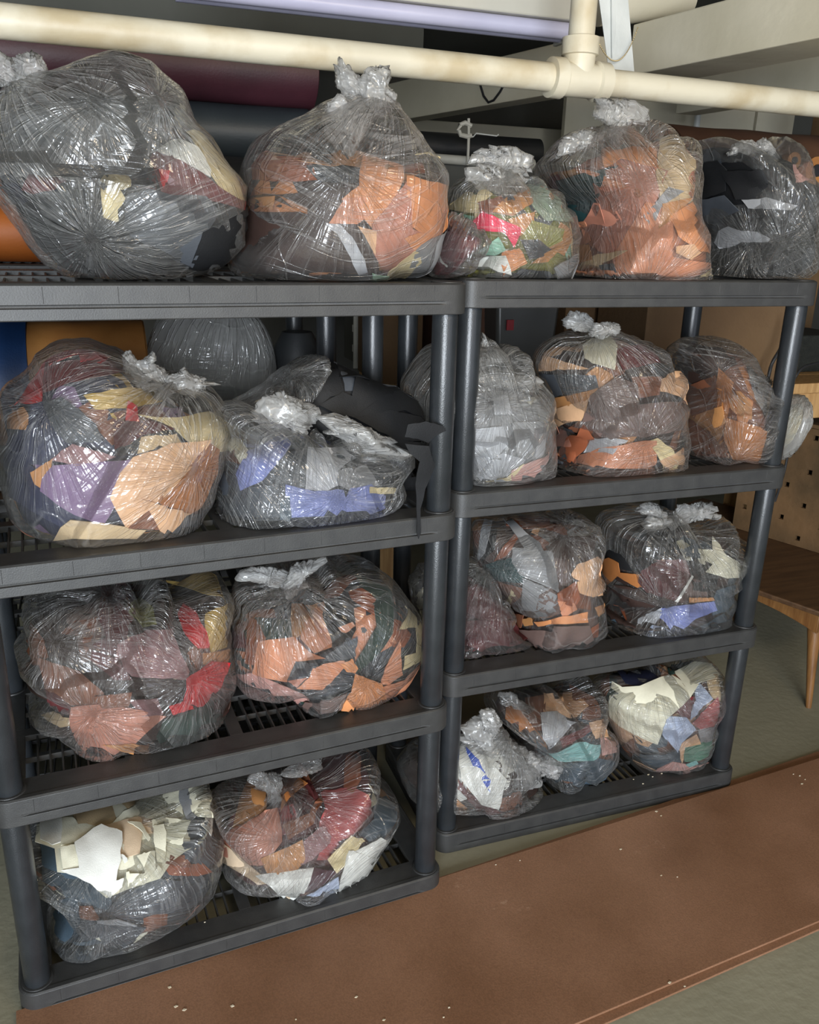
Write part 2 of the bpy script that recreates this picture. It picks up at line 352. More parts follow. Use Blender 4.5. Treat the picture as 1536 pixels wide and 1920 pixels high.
def fit_hull(poly, u, yc, dy, zlo=None, zhi=None, power=2.5, hang=False, sm=.2):
    """a rounded body on the shelf whose outline, from where the photograph was taken, is poly"""
    a = poly; b = np.roll(poly, -1, 0); cr = a[:, 0] * b[:, 1] - b[:, 0] * a[:, 1]; A = cr.sum() / 2
    cpx = ((a + b) * cr[:, None]).sum(0) / (6 * A)
    C = at_local(u, cpx[0], cpx[1], yc); depth = -((C - C0) @ CMN)[2]
    tgt = poly_r(poly, cpx, ANG); r = tgt * depth / FPX; r0 = r.copy()
    def build(dirs, r):
        du, dv, dw = dirs[:, 0], dirs[:, 2], dirs[:, 1]
        th = np.arctan2(-dv, du) % (2 * math.pi); x = th / (2 * math.pi) * NB; i = np.floor(x).astype(int) % NB; f = x - np.floor(x)
        rr = r[i] * (1 - f) + r[(i + 1) % NB] * f; h = np.sqrt(du ** 2 + dv ** 2) + 1e-9
        w = np.sign(dw) * np.abs(dw) ** .9; rad = (np.clip(1 - np.abs(w) ** power, 0, 1)) ** (1 / power)
        P = C + (rad * rr * du / h)[:, None] * UX[u] + (w * dy)[:, None] * UY[u] + np.outer(rad * rr * dv / h, [0, 0, 1])
        if zlo is not None:
            loc = (P - UO[u]) @ UY[u]; lo = np.where(loc > .004, zlo, zlo - .03) if hang else zlo; P[:, 2] = np.maximum(P[:, 2], lo + .006 * 0)
        if zhi is not None: P[:, 2] = np.minimum(P[:, 2], zhi)
        return P
    D4 = sphere(4)[0]
    for it in range(12):
        q = proj(build(D4, r)) - cpx; an = np.arctan2(q[:, 1], q[:, 0]) % (2 * math.pi); ra = np.hypot(q[:, 0], q[:, 1])
        k = np.round(an / (2 * math.pi) * NB).astype(int) % NB; act = np.zeros(NB); np.maximum.at(act, k, ra)
        act = np.maximum(act, np.maximum(np.roll(act, 1), np.roll(act, -1)) * .93)
        f = np.clip(tgt / np.maximum(act, 1), .8, 1.25); r = r * f ** .8; r = np.clip(r, r0 * .72, r0 * 1.3)
        r = (1 - 2 * sm) * r + sm * np.roll(r, 1) + sm * np.roll(r, -1)
    return C, r, build
def face_normals(V, F):
    F = np.asarray(F); n = np.cross(V[F[:, 1]] - V[F[:, 0]], V[F[:, 2]] - V[F[:, 0]]); N = np.zeros_like(V)
    for k in range(3): np.add.at(N, F[:, k], n)
    return N / (np.linalg.norm(N, axis=1)[:, None] + 1e-12)
def set_attr(me, name, arr):
    arr = np.asarray(arr, np.float32); t = 'FLOAT_VECTOR' if arr.ndim == 2 else 'FLOAT'
    a = me.attributes.new(name, t, 'POINT'); a.data.foreach_set('vector' if arr.ndim == 2 else 'value', arr.ravel())
def fold_attrs(me, V, C, knot, pins, seed, tuft=False):
    d = V - C; d /= np.linalg.norm(d, axis=1)[:, None] + 1e-9
    def radial(k, sc):
        k = k / np.linalg.norm(k); ca = np.clip(d @ k, -1, 1); al = np.arccos(ca); a = np.cross(k, [.3, .2, .9]); a /= np.linalg.norm(a); b = np.cross(k, a)
        x, y = d @ a, d @ b; h = np.hypot(x, y) + 1e-6; return np.stack([x / h * sc, y / h * sc, al * .55], 1), al
    v, al = radial(knot - C, 5.0); set_attr(me, 'foldk', v + seed); set_attr(me, 'knotfade', np.clip(1.25 - al / 1.5, 0.0, 1))
    pf = np.zeros(len(V)); pv = np.zeros((len(V), 3)); best = np.full(len(V), 9.)
    for i, p in enumerate(pins):
        v2, a2 = radial(p - C, 5.5); m = a2 < best; best[m] = a2[m]; pv[m] = v2[m] + i * 17.3 + seed
    pf = np.exp(-(best / .75) ** 2); set_attr(me, 'foldp', pv); set_attr(me, 'pinfade', pf)
    set_attr(me, 'foldh', np.stack([V[:, 0] * 3.5, V[:, 1] * 3.5, V[:, 2] * 110 + noise(V * 4, seed) * 5 + (V[:, 0] + V[:, 1]) * (noise(V * 1.5, seed + 9) * 60)], 1) + seed)
    set_attr(me, 'crump', V * (26 if not tuft else 48) + noise(V * 9, seed + 5)[:, None] * 1.2 + seed)
def ridge(P, s): return 1 - 2 * np.abs(noise(P, s))
def tuft(poly, u, yc, dy, knot, parent, seed, haze, name='knotted_neck'):
    C, r, build = fit_hull(poly, u, yc, dy, power=2, sm=.04); D, F = sphere(5); P = build(D, r); N = face_normals(P, F)
    size = (P.max(0) - P.min(0)).max(); q = P / size
    disp = (ridge(q * 3.4, seed) * .05 + ridge(q * 8, seed + 3) * .028 + ridge(q * 17, seed + 4) * .012) * size - .02 * size
    P = P + N * disp[:, None]
    o = mesh(name, P, F, M['tuft'], parent); o.color = (haze, 0, 0, 1)
    fold_attrs(o.data, P, C, knot + (0, 0, 1e-3), [], seed, True); return o
SCR = []
def lighten(c, k): return tuple(min(1, x * k) for x in c[:3]) + (1,)
def scrap(poly, col, bvh, layer, seed, bagname, short, cpx, ext, plane=None, film_off=None):
    """a cut piece of leather lying against the heap: triangulated sheet with real thickness"""
    pc_ = poly.mean(0); poly = pc_ + (poly - pc_) * (1.0 if plane is not None else 1.11)
    rs = random.Random(seed); size = max(np.ptp(poly[:, 0]), np.ptp(poly[:, 1])); s = max(4.5, size / 9)
    B = []
    for k in range(len(poly)):
        p, q = poly[k], poly[(k + 1) % len(poly)]; n = max(1, int(round(np.linalg.norm(q - p) / s)))
        for t in range(n):
            w = p + (q - p) * t / n
            if t: w = w + np.array([rs.uniform(-.09, .09), rs.uniform(-.09, .09)]) * s
            B.append(Vector(w))
    nb = len(B); pts_ = list(B)
    mn, mx = poly.min(0), poly.max(0); y = mn[1] + s * .7; row = 0
    while y < mx[1]:
        x = mn[0] + (s * .5 if row % 2 else 0)
        while x < mx[0]:
            v = Vector((x, y)); ins = False; dmin = 1e9
            for k in range(nb):
                a, b = B[k], B[(k + 1) % nb]
                if (a.y > y) != (b.y > y) and x < (b.x - a.x) * (y - a.y) / (b.y - a.y) + a.x: ins = not ins
                dmin = min(dmin, (v - a).length)
            if ins and dmin > s * .6: pts_.append(v)
            x += s
        y += s * .87; row += 1
    r = geometry.delaunay_2d_cdt(pts_, [(k, (k + 1) % nb) for k in range(nb)], [], 1, 1e-5)
    V2, T = np.array([v[:] for v in r[0]]), [tuple(f) for f in r[2]]
    if not len(T): return None
    V2p = np.array(V2); P = np.zeros((len(V2), 3)); N = np.zeros((len(V2), 3)); o0 = Vector(C0)
    for i, (x, y) in enumerate(V2):
        d = Vector(CMN @ np.array([(x - 768) / FPX, -(y - 960) / FPX, -1.0])).normalized()
        if plane is not None: P[i] = at_local(plane[0], x, y, plane[1]); N[i] = -UY[plane[0]]; continue
        h = bvh.ray_cast(o0, d)
        if h[0] is None:
            t = bvh.find_nearest(o0 + d * plane_depth[0]); t2 = bvh.find_nearest(o0 + d * d.dot(t[0] - o0)); P[i] = t2[0]; N[i] = t2[1]
        else: P[i] = h[0]; N[i] = h[1]
    # every vertex's normal averaged so the sheet stays smooth
    Nm = N.mean(0); N = N * .6 + Nm * .4; N /= np.linalg.norm(N, axis=1)[:, None] + 1e-9
    off = .0048 + layer * .0006 + .0035 * (noise(P * 22, seed % 97) * .5 + .5) + .0022 * (noise(P * 55, seed % 89) * .5 + .5)
    if plane is not None: off = .012 * noise(P * 16, seed % 97)
    P = P + N * off[:, None]
    back = P - N * .0018; n = len(P)
    cnt = {}
    for f in T:
        for a, b in zip(f, f[1:] + f[:1]): cnt[(a, b)] = 1
    F = [tuple(f) for f in T] + [tuple(n + i for i in f[::-1]) for f in T] + [(b, a, n + a, n + b) for (a, b) in cnt if (b, a) not in cnt]
    c = lin(PAL[col]); ce = lighten(c, 1.0)
    o = mesh('leather_scrap', np.vstack([P, back]), F, M['leather'], None, True, [c] * n + [ce] * n)
    try: o.data.set_sharp_from_angle(angle=1.0)
    except Exception: pass
    pc = poly.mean(0); fx, fy = (pc[0] - cpx[0]) / ext[0], (pc[1] - cpx[1]) / ext[1]
    vx = 'left' if fx < -.36 else 'centre left' if fx < -.12 else 'centre' if fx < .12 else 'centre right' if fx < .36 else 'right'
    vy = 'top' if fy < -.5 else 'upper' if fy < -.18 else 'middle' if fy < .18 else 'lower' if fy < .5 else 'bottom'
    ar = size; sz = 'large ' if ar > .42 * max(ext) * 1.6 else 'small ' if ar < .2 * max(ext) * 1.6 else ''
    SCR.append([o, sz, WORD.get(col, col), vy, vx, short, size]); o['category'] = 'leather scrap'; o['group'] = 'leather scraps in the ' + short
    return o
plane_depth = [2.0]
def inpoly(p, poly):
    c = False; n = len(poly)
    for i in range(n):
        a, b = poly[i], poly[(i + 1) % n]
        if (a[1] > p[1]) != (b[1] > p[1]) and p[0] < (b[0] - a[0]) * (p[1] - a[1]) / (b[1] - a[1]) + a[0]: c = not c
    return c
def heap(P, F, N, bvh, cols, seed, base, taken):
    """everything deeper in the bag that nobody could count: a lumpy core with overlapping offcuts all round it"""
    rs = random.Random(seed); V = [P]; Fs = [list(F)]; Cs = [np.tile(lin(PAL[base]), (len(P), 1)) * np.array([.75, .75, .75, 1])]; n0 = len(P)
    idx = [rs.randrange(len(P)) for _ in range(95)]
    px = proj(P)
    for j, i in enumerate(idx):
        c = Vector(P[i]); nn = Vector(N[i])
        if (N[i] @ (C0 - P[i])) > 0 and any(inpoly(px[i], q) for q in taken): continue
        t = nn.orthogonal().normalized(); b = nn.cross(t); R = rs.uniform(.03, .075); k = rs.randint(4, 6); a0 = rs.random() * 6.28
        rad = [R * rs.uniform(.55, 1.15) for _ in range(k)]; ring = []
        for q in range(k):
            a = a0 + 6.283 * q / k; p = c + t * math.cos(a) * rad[q] + b * math.sin(a) * rad[q]; ring.append(p)
        full = []
        for q in range(k):
            full += [ring[q], ring[q].lerp(ring[(q + 1) % k], .33), ring[q].lerp(ring[(q + 1) % k], .67)]
        pts3 = [c] + [c.lerp(p, .5) for p in full] + full; off = .0005 + (j % 12) * .0002; lift = rs.uniform(0, .0012)
        W3 = []
        for q, p in enumerate(pts3):
            h = bvh.find_nearest(p); e = 1 if q > len(full) else 0; W3.append(np.array(h[0] + h[1] * (off + lift * e)))
        m = len(full); T = [(0, 1 + q, 1 + (q + 1) % m) for q in range(m)] + [(1 + q, 1 + m + q, 1 + m + (q + 1) % m, 1 + (q + 1) % m) for q in range(m)]
        V.append(np.array(W3)); Fs.append([tuple(x + n0 for x in f) for f in T]); n0 += len(W3)
        cc = np.array(lin(PAL[rs.choice(cols)])); cc[:3] *= rs.uniform(.8, 1.1); Cs.append(np.tile(cc, (len(W3), 1)))
    return np.vstack(V), [f for q in Fs for f in q], np.vstack(Cs)
NBAG = [0]
def bag(crop, u, lv, film, fill, knot, tufts, scraps, pins, cols, label, short, dy=.165, yc=None, haze=.05, thaze=.34, group=None, base='charcoal', core=True, zfree=False, film_on=True, k=5, cat='bag', hang=False, lumps=1):
    NBAG[0] += 1; seed = NBAG[0] * 31; ox, oy, sc = crop
    T = lambda s: pts(s) / sc + (ox, oy)
    fp = T(film); zs = ZT[lv] + .001; zh = ZT[lv - 1] - ST - .002 if lv > 0 else None
    low = fp[fp[:, 1].argmax()]
    if yc is None:
        d = CMN @ np.array([(low[0] - 768) / FPX, -(low[1] - 960) / FPX, -1.0]); c = C0 + (ZT[lv] - C0[2]) / d[2] * d
        yl = (c - UO[u]) @ UY[u]; yc = min(max(yl + dy * .72, dy + .006), SD - dy * .7)
    C, r, build = fit_hull(fp, u, yc, dy, None if zfree else zs, zh, hang=hang); D, F = sphere(k)
    root = empty('scrap_bag', (C[0], C[1], zs)); tag(root, label, cat, group)
    inv = -np.array([C[0], C[1], zs])
    kp = T(knot)[0]; K = at_local(u, kp[0], kp[1], yc - dy * .3)
    if film_on:
        P = build(D, r); N = face_normals(P, F); d = (K - C); d /= np.linalg.norm(d)
        q = P - C; q /= np.linalg.norm(q, axis=1)[:, None]; al = np.arccos(np.clip(q @ d, -1, 1)); a = np.cross(d, [.3, .2, .9]); a /= np.linalg.norm(a); b = np.cross(d, a)
        th = np.arctan2(q @ b, q @ a); pl = noise(np.stack([np.cos(th) * 5, np.sin(th) * 5, al * .7], 1), seed)
        amp = .011 * np.exp(-al / .9)
        disp = pl * amp + .0045 * (ridge(P * 8, seed + 1)) + .0016 * ridge(P * 22, seed + 2)
        free = np.clip((P[:, 2] - zs) / .02, 0, 1) if not zfree else 1
        P = P + N * (disp * free)[:, None]
        if not zfree:
            loc = (P - UO[u]) @ UY[u]; P[:, 2] = np.where((loc > .004) | (not hang), np.maximum(P[:, 2], zs), P[:, 2])
        if zh: P[:, 2] = np.minimum(P[:, 2], zh)
        o = mesh('film', P + inv, F, M['film'], root); o.color = (haze, 0, 0, 1)
        pin3 = [at_local(u, *(T(s)[0]), yc - dy * .8) for s in pins.split('|') if s.strip()] or [K]
        fold_attrs(o.data, P, C, K, pin3, seed)
    for j, s in enumerate(tufts):
        tp = T(s); t = tuft(tp, u, yc - dy * .25 - .02 * (j % 2), max(.02, .3 * min(np.ptp(tp[:, 0]), np.ptp(tp[:, 1])) / FPX * 1.9), K, root, seed + j, thaze)
        for v in t.data.vertices: v.co = v.co + Vector(inv)
    if not fill: return root
    cp = T(fill); C2, r2, b2 = fit_hull(cp, u, yc, dy - .028, None if zfree else zs + .003, zh - .004 if zh else None, hang=hang); r2 = r2 * .975; P = b2(D, r2); N = face_normals(P, F)
    lump = .0075 * noise(P * 13, seed + 7) - .006 + (lumps - 1) * (.018 * ridge(P * 7, seed + 8) - .012); P = P + N * lump[:, None]
    if not zfree: loc = (P - UO[u]) @ UY[u]; P[:, 2] = np.where((loc > .004) | (not hang), np.maximum(P[:, 2], zs + .003), P[:, 2])
    N = face_normals(P, F); bvh = BVHTree.FromPolygons([tuple(p) for p in P], F); plane_depth[0] = float(np.linalg.norm(C2 - C0))
    V, F3, Cc = heap(P, F, N, bvh, cols.split(), seed, base, [T(s.split(' ', 1)[1]) for s in scraps])
    h = mesh('leather_offcuts', V, F3, M['leather'], None, True, Cc); tag(h, 'uncounted smaller leather offcuts filling the ' + short, 'offcuts', kind='stuff')
    cpx = (fp.min(0) + fp.max(0)) / 2; ext = np.ptp(fp, axis=0) / 2 * 1.0
    for j, s in enumerate(scraps):
        c, g = s.split(' ', 1); scrap(T(g), c, bvh, j, seed * 7 + j, short, short, cpx, ext)
    return root
def label_scraps():
    from collections import Counter
    def lab(s, lvl): return {0: f'{s[2]} scrap at {s[3]} {s[4]} of the {s[5]}', 1: f'{s[1]}{s[2]} scrap at {s[3]} {s[4]} of the {s[5]}'}[lvl].replace('middle centre of', 'centre of')
    c = Counter(lab(s, 0) for s in SCR)
    for s in SCR: s[0]['label'] = lab(s, 0) if c[lab(s, 0)] == 1 else lab(s, 1)
    c = Counter(s[0]['label'] for s in SCR); done = {}
    for s in SCR:
        l = s[0]['label']
        if c[l] > 1:
            same = sorted([t for t in SCR if t[0]['label'] == l or t[0].get('was') == l], key=lambda t: -t[6]); 
            if not l in done:
                done[l] = 1
                for i, t in enumerate(same): t[0]['was'] = l
                for i, t in enumerate(same):
                    t[0]['label'] = ('bigger ', 'smaller ', 'smallest ')[min(i, 2)] + l.replace('large ', '').replace('small ', '')
    for s in SCR:
        if 'was' in s[0]: del s[0]['was']
cA=(0,80,3.2); cB=(420,100,3.4909); cC=(800,180,2.742857); cD=(0,620,3.41333); cE=(400,640,3.33913); cF=(740,570,4.8); cP=(768,560,2.)
cG=(20,1040,3.4909); cH=(420,1020,3.84); cI=(760,920,3.84); cJ=(1090,920,4.5176); cK=(40,1460,3.9385); cL=(390,1390,4.0421); cM=(740,1260,3.4909); cN=(1090,1220,5.2966); cO=(1260,230,5.5652)
# ---- top shelves
bag(cA,'L',0,"-120,520;-60,360;10,300;60,240;180,215;300,180;420,120;560,80;710,50;880,110;1080,270;1115,320;1170,480;1250,540;1330,680;1420,770;1465,840;1475,930;1460,1130;1430,1230;1340,1340;1220,1395;1000,1412;600,1418;380,1400;260,1310;200,1230;120,1120;40,1000;-100,800",
 "-80,800;100,790;200,800;400,780;560,820;640,800;780,800;850,740;940,660;1120,540;1180,520;1240,570;1330,690;1410,780;1455,850;1465,930;1450,1120;1330,1330;1200,1385;600,1400;420,1370;280,1250;170,1080;60,960",
 "130,250",["-60,60;0,55;60,100;140,220;130,280;40,270;-60,210","110,200;80,100;180,55;250,90;290,170;230,240;150,260","60,280;180,270;150,360;60,380;0,350","70,230;130,200;200,200;330,170;230,250;170,300;90,300","90,190;190,200;220,260;180,310;90,300;60,250"],
 ["wine 200,800;330,790;400,850;260,910;160,870","navy -40,800;100,820;180,930;150,960;60,950;-40,900","black 330,690;560,770;640,830;620,900;450,850;340,790","cream 640,830;700,810;780,840;780,890;720,910;750,950;710,1000;715,1060;660,1085;630,1040;620,900",
 "cream 1120,540;1200,540;1300,680;1400,790;1460,910;1440,960;1330,900;1230,780;1170,640","white 960,640;1100,620;1170,660;1190,690;1240,780;1240,820;1100,730;980,690","wine 930,680;1060,720;1190,800;1300,890;1420,960;1410,990;1250,950;1100,930;980,910;960,800",
 "red 970,800;1030,800;1030,920;980,910","black 150,960;400,1080;560,1150;560,1340;400,1330;260,1240;170,1080","black 560,1150;800,1150;1110,1300;1000,1370;560,1370","black 1150,1270;1200,1130;1440,1000;1460,1100;1400,1230;1250,1340;1100,1370",
 "charcoal 780,940;900,920;1200,940;1260,1010;1130,1290;1000,1240;800,1140;760,1080","black 250,900;600,900;620,1040;780,1120;560,1150;380,1060"],
 "590,410|560,1140|930,380","black black charcoal charcoal wine navy","largest clear bag of mostly black leather at the left end of the top shelf","black-filled bag at top left",dy=.2,yc=.21,haze=0.102,base='black',group='bags on the top shelves')
bag(cB,'L',0,"105,740;200,580;320,490;560,400;680,330;800,290;1100,300;1250,480;1390,680;1440,760;1445,960;1420,1200;1360,1400;1290,1460;1000,1480;500,1490;150,1480;60,1440;-10,1380;100,1220;140,960",
 "130,900;200,700;280,615;560,640;800,630;900,625;1080,680;1200,720;1300,650;1400,690;1430,780;1435,960;1410,1200;1350,1390;1280,1450;1000,1465;500,1470;160,1465;70,1430;20,1390;110,1220",
 "980,370",["720,100;750,65;800,80;860,140;930,200;960,330;830,330;780,280;740,210","880,190;930,110;960,90;1085,90;1085,210;1125,290;1090,380;980,390;900,330","780,290;850,230;960,210;1090,290;1110,340;1060,390;980,430;850,380","680,330;720,280;800,300;1000,380;960,430;880,560;800,770;740,620;670,560;660,430"],
 ["tan 275,615;480,660;760,660;900,640;950,650;800,740;700,760;480,710;330,690","rust 240,650;290,640;330,690;550,720;600,830;450,840;220,830;220,750","charcoal 560,760;780,770;910,790;900,860;640,850","darkbrown 150,960;400,940;700,910;890,900;700,1110;540,1050;340,960",
 "darkbrown 130,1050;560,1060;860,1130;940,1300;1000,1440;160,1450;60,1400;120,1220","tan 230,965;355,950;340,1030","silver 660,1125;760,1130;830,1200;900,1320;930,1430;880,1440;800,1280;740,1180","orange 910,720;960,690;1060,740;1100,720;1140,780;1150,860;1060,1000;960,1120;890,1040;890,900",  # the silver piece is a highlight on the brown leather, painted in as a scrap
 "orange 890,880;960,880;1050,860;1070,920;1000,1040;830,1000;780,960","salmon 700,1110;790,960;900,960;960,1040;860,1110","orange 1190,850;1440,880;1440,1100;1340,1200;1180,1110","rose 970,1120;1190,870;1200,1150;1330,1200;1230,1260;1040,1410;970,1280","peach 860,1130;970,1160;960,1290;900,1180",
 "orange 1160,1200;1250,1170;1320,1190;1220,1270","grey 1230,1260;1340,1190;1420,1160;1380,1330;1320,1440;1170,1450","cream 1070,1380;1230,1260;1260,1330;1160,1440;1040,1480","mint 950,1400;1060,1410;1060,1470;950,1470","cream 1260,690;1330,640;1400,690;1380,730","caramel 400,960;560,1030;560,1060;500,1040"],
 "800,780","darkbrown brown orange tan rust charcoal","clear bag of orange and dark brown leather with tall upright knot","orange and brown bag",dy=.2,yc=.2,haze=0.060,group='bags on the top shelves',base='darkbrown')
bag(cC,'L',0,"10,880;90,590;200,660;310,730;290,800;190,860;160,930;30,935","20,890;92,610;200,670;300,735;270,800;170,860;130,930;30,930","200,660",[],
 ["wine 90,590;200,680;300,720;270,790;160,850;130,925;40,925;30,880;80,700","white 78,828;90,830;98,850;122,876;118,882;92,858"],"","wine burgundy","small clear bag of wine-red leather wedged between two bags on the top shelf","wine-red bag",dy=.1,yc=.13,haze=0.048,group='bags on the top shelves',base='wine')
bag(cC,'R',0,"95,500;200,430;350,380;560,440;660,500;750,590;780,700;780,850;740,940;600,950;400,945;160,930;150,860;100,700",
 "100,560;200,470;420,480;560,450;660,510;750,640;765,850;720,940;420,940;170,925;150,870;100,720","380,400",
 ["240,340;270,300;340,270;460,270;540,310;540,370;500,410;420,380;350,370","190,390;240,370;440,370;500,420;490,480;430,510;340,510;270,480;210,430"],
 ["cream 100,510;300,440;330,520;250,600;120,580","mint 130,600;250,620;230,660;170,650","brown 280,560;380,530;440,500;400,560;300,640","tan 440,510;520,480;540,560;440,620;350,600","sage 520,480;620,510;730,600;740,650;600,640;540,570","tan 420,640;540,610;540,680;480,720",
 "pink 300,605;470,680;470,700;440,770;400,700;240,680","olive 540,650;680,690;670,740;600,780;480,730","mint 280,790;370,720;410,790","orange 390,800;470,790;500,850;420,890;390,910","charcoal 480,740;560,740;640,800;520,830","tan 600,800;670,770;610,840;530,850",
 "white 160,880;300,820;400,830;420,900;300,930;200,920","olive 160,890;280,850;230,920","grey 640,870;770,800;770,900;720,945;670,940","charcoal 410,920;480,870;610,880;670,950;460,955"],
 "560,780","cream mint olive orange charcoal tan sage","small clear bag of many-coloured leather with a hot pink piece, top shelf","small pink-piece bag",dy=.15,yc=.15,haze=0.054,group='bags on the top shelves',base='olive')
bag(cC,'R',0,"560,380;620,290;700,220;850,170;930,190;1050,140;1220,150;1300,200;1360,300;1375,480;1390,650;1460,800;1470,870;1430,970;1300,975;1200,985;1080,990;900,960;770,940;780,700;700,550;560,450",
 "570,390;700,370;900,290;1000,270;1200,220;1290,210;1350,310;1365,480;1385,660;1450,810;1460,900;1400,970;1200,978;1080,985;900,955;780,935;790,700;700,520;590,440","930,190",
 ["870,30;960,30;1060,30;1120,80;1140,130;1050,140;960,200;990,260;930,210;880,250;915,180;870,80","700,230;800,185;920,185;900,230;780,280;660,320"],
 ["wine 560,370;690,400;690,500;620,460","teal 690,430;980,370;900,440;880,560;820,640;760,610;720,520","orange 910,300;980,280;1170,290;1170,380;1000,340;940,370","sand 1210,220;1290,220;1350,310;1370,420;1380,540;1200,540;1180,400","rose 880,450;1010,350;1220,410;1160,540;1040,720;980,840;900,530",
 "salmon 780,650;830,640;860,740;790,790","rose 830,640;900,540;990,830;900,790","grey 1120,600;1230,480;1300,500;1200,560;1160,660","salmon 990,830;1120,560;1240,600;1240,820;1100,990;980,890","tan 1200,560;1340,530;1240,640;1190,680","orange 1240,630;1340,560;1390,680;1440,800;1380,790;1280,720",
 "salmon 1240,820;1440,860;1380,970;1200,975;1120,980","peach 1270,770;1350,760;1380,800;1340,830;1270,800","cream 1330,970;1340,940;1455,880;1460,930;1390,972","tan 790,790;860,780;870,860;800,880","sand 770,900;900,840;1040,820;900,900;860,940;780,940","charcoal 920,890;990,880;990,930;910,940","ivory 910,930;1010,940;1040,965;920,955"],
 "1080,470|1130,980","salmon orange rose tan sand","tall clear bag of salmon-orange leather hanging over the front of the top shelf","salmon-orange bag",dy=.19,yc=.165,haze=0.054,group='bags on the top shelves',hang=True,base='salmon')
bag(cO,'R',0,"150,240;250,220;420,265;560,330;640,250;760,220;880,220;1040,250;1140,360;1260,430;1380,470;1500,540;1560,640;1570,1200;1500,1500;1440,1620;1200,1640;900,1640;600,1660;420,1620;400,1400;330,1150;250,900;230,650;190,420",
 "170,290;400,320;560,400;820,340;1060,350;1180,400;1260,470;1400,560;1500,680;1510,1200;1450,1600;900,1625;450,1610;400,1300;270,900;240,600","1200,1290",
 ["1180,1260;1300,1190;1470,1150;1480,1300;1460,1480;1370,1580;1260,1500;1200,1380","570,330;640,220;820,190;880,230;860,320;700,340","880,200;960,160;1040,240;1140,370;1000,340;880,300"],
 ["black 240,450;500,400;580,490;560,700;250,800","black 820,340;1060,350;1200,430;1250,520;1100,560;900,420","black 560,500;900,500;1100,560;1000,800;700,780","charcoal 270,820;560,760;700,900;500,1000;290,1000","black 730,760;1000,640;1280,760;1400,900;1200,1000;900,900",
 "blush 1280,480;1420,500;1460,620;1300,640","black 430,1150;520,1260;800,1290;850,1500;600,1500;430,1400","black 850,1290;1100,1290;1150,1450;1000,1550;850,1520","grey 770,800;920,790;980,780;1260,860;1200,900;950,870;830,870","silver 550,1130;640,1080;760,1120;900,1130;1020,1200;1000,1240;760,1230;700,1270;560,1300;510,1240"],
 "800,1450|1130,1240","black black charcoal","clear bag packed with black leather at the right end of the top shelf","black-filled bag at top right",dy=.18,yc=.22,haze=0.072,group='bags on the top shelves',base='black')
# ---- second shelves
bag(cD,'L',1,"5,440;40,340;160,260;300,130;420,80;520,62;640,80;780,130;880,220;1000,260;1120,290;1280,340;1370,400;1480,580;1490,610;1440,760;1420,900;1350,1130;1250,1280;1050,1345;700,1375;400,1380;200,1310;80,1220;20,1120;5,900;0,700",
 "20,640;60,480;120,420;240,250;340,160;520,110;700,150;800,250;860,320;1100,430;1380,550;1475,600;1430,760;1400,900;1330,1120;1230,1260;1030,1330;700,1360;400,1365;200,1290;90,1200;35,1050;20,850","1040,380",
 ["840,290;870,190;960,200;1040,250;1100,300;1100,380;1000,400;900,370","1070,300;1180,255;1270,290;1380,345;1330,370;1250,430;1130,370;1070,390","960,330;1050,290;1110,330;1090,400;1110,480;1040,430;980,480;1000,400","920,190;980,130;1000,190;960,210","790,150;830,130;870,190;860,270;800,270"],
 ["wine 330,230;520,220;780,220;780,280;460,340;300,400","red 100,450;230,250;300,190;420,130;540,120;500,180;340,240;300,330;290,460;200,465","red 500,140;690,190;640,230;520,220","tan 90,560;180,510;220,580;190,640;90,630","navy 230,500;310,480;440,720;300,840;160,830;80,770;100,690;210,620",
 "navy 80,800;240,880;320,1010;600,1180;420,1230;220,1120;100,1050;40,900","charcoal 310,480;420,450;600,600;640,700;440,710;360,610","mustard 560,430;800,390;960,420;1000,480;850,500;620,510","burgundy 730,590;930,600;1090,640;900,690;740,760","black 740,760;900,690;1080,660;880,780;760,800",
 "cream 860,560;1060,590;1380,560;1480,600;1420,770;1200,740;1100,640","red 790,470;840,500;860,590;780,580","sand 900,700;1100,680;1130,740;1000,760;880,790","mauve 360,820;480,730;720,800;600,840;500,850","tan 240,900;360,820;320,1000;260,960","purple 320,940;380,860;560,850;820,830;790,930;720,1080;650,1200;450,1110;310,1000",
 "caramel 1290,740;1350,770;1330,900;1250,1080;1160,1150;1000,1060;1170,870","peach 850,820;1050,760;1290,740;1170,870;1000,1060;820,1230;780,1160;720,1040;780,900","charcoal 1030,1290;1160,1150;1300,1130;1200,1260","sand 430,1220;480,1180;650,1200;900,1240;1020,1260;1000,1320;700,1350;420,1370;400,1300","brown 820,1230;950,1120;1000,1240","peach 900,1060;1160,1150;1030,1290;960,1160","brown 80,1200;180,1260;300,1350;200,1300"],
 "300,470|1170,870","navy tan brown charcoal purple mustard","wide clear bag of mixed leather with purple and peach pieces, left on the second shelf","purple and peach bag",haze=0.048,group='bags on the second shelves',base='navy',dy=.18)
bag(cE,'L',1,"60,420;300,290;420,230;520,110;700,90;760,130;640,230;560,400;520,600;300,640;150,560",
 "430,240;560,160;760,110;900,140;1170,270;1260,370;1320,500;1330,620;1290,760;1280,1000;1190,1030;700,850;450,500","480,220",[],
 ["black 430,250;640,150;760,160;800,330;640,370;520,340","black 540,290;640,260;740,330;660,400;560,360","black 780,120;900,150;1180,280;1200,300;900,240;800,240","black 890,250;1190,290;1060,380;900,470;870,340","black 670,400;800,330;880,360;880,480;740,440",
 "black 890,480;1100,330;1240,340;1310,490;1180,440","black 900,490;1100,450;1330,500;1400,560;1350,640;1280,620;1120,610","black 1120,620;1350,640;1240,700;1150,660","black 1190,800;1270,820;1270,1000;1180,1040"],
 "","black black charcoal","open bag spilling black leather, behind the blue bag on the second shelf","open black bag",yc=.27,dy=.13,haze=0.060,group='bags on the second shelves',lumps=2,base='black')
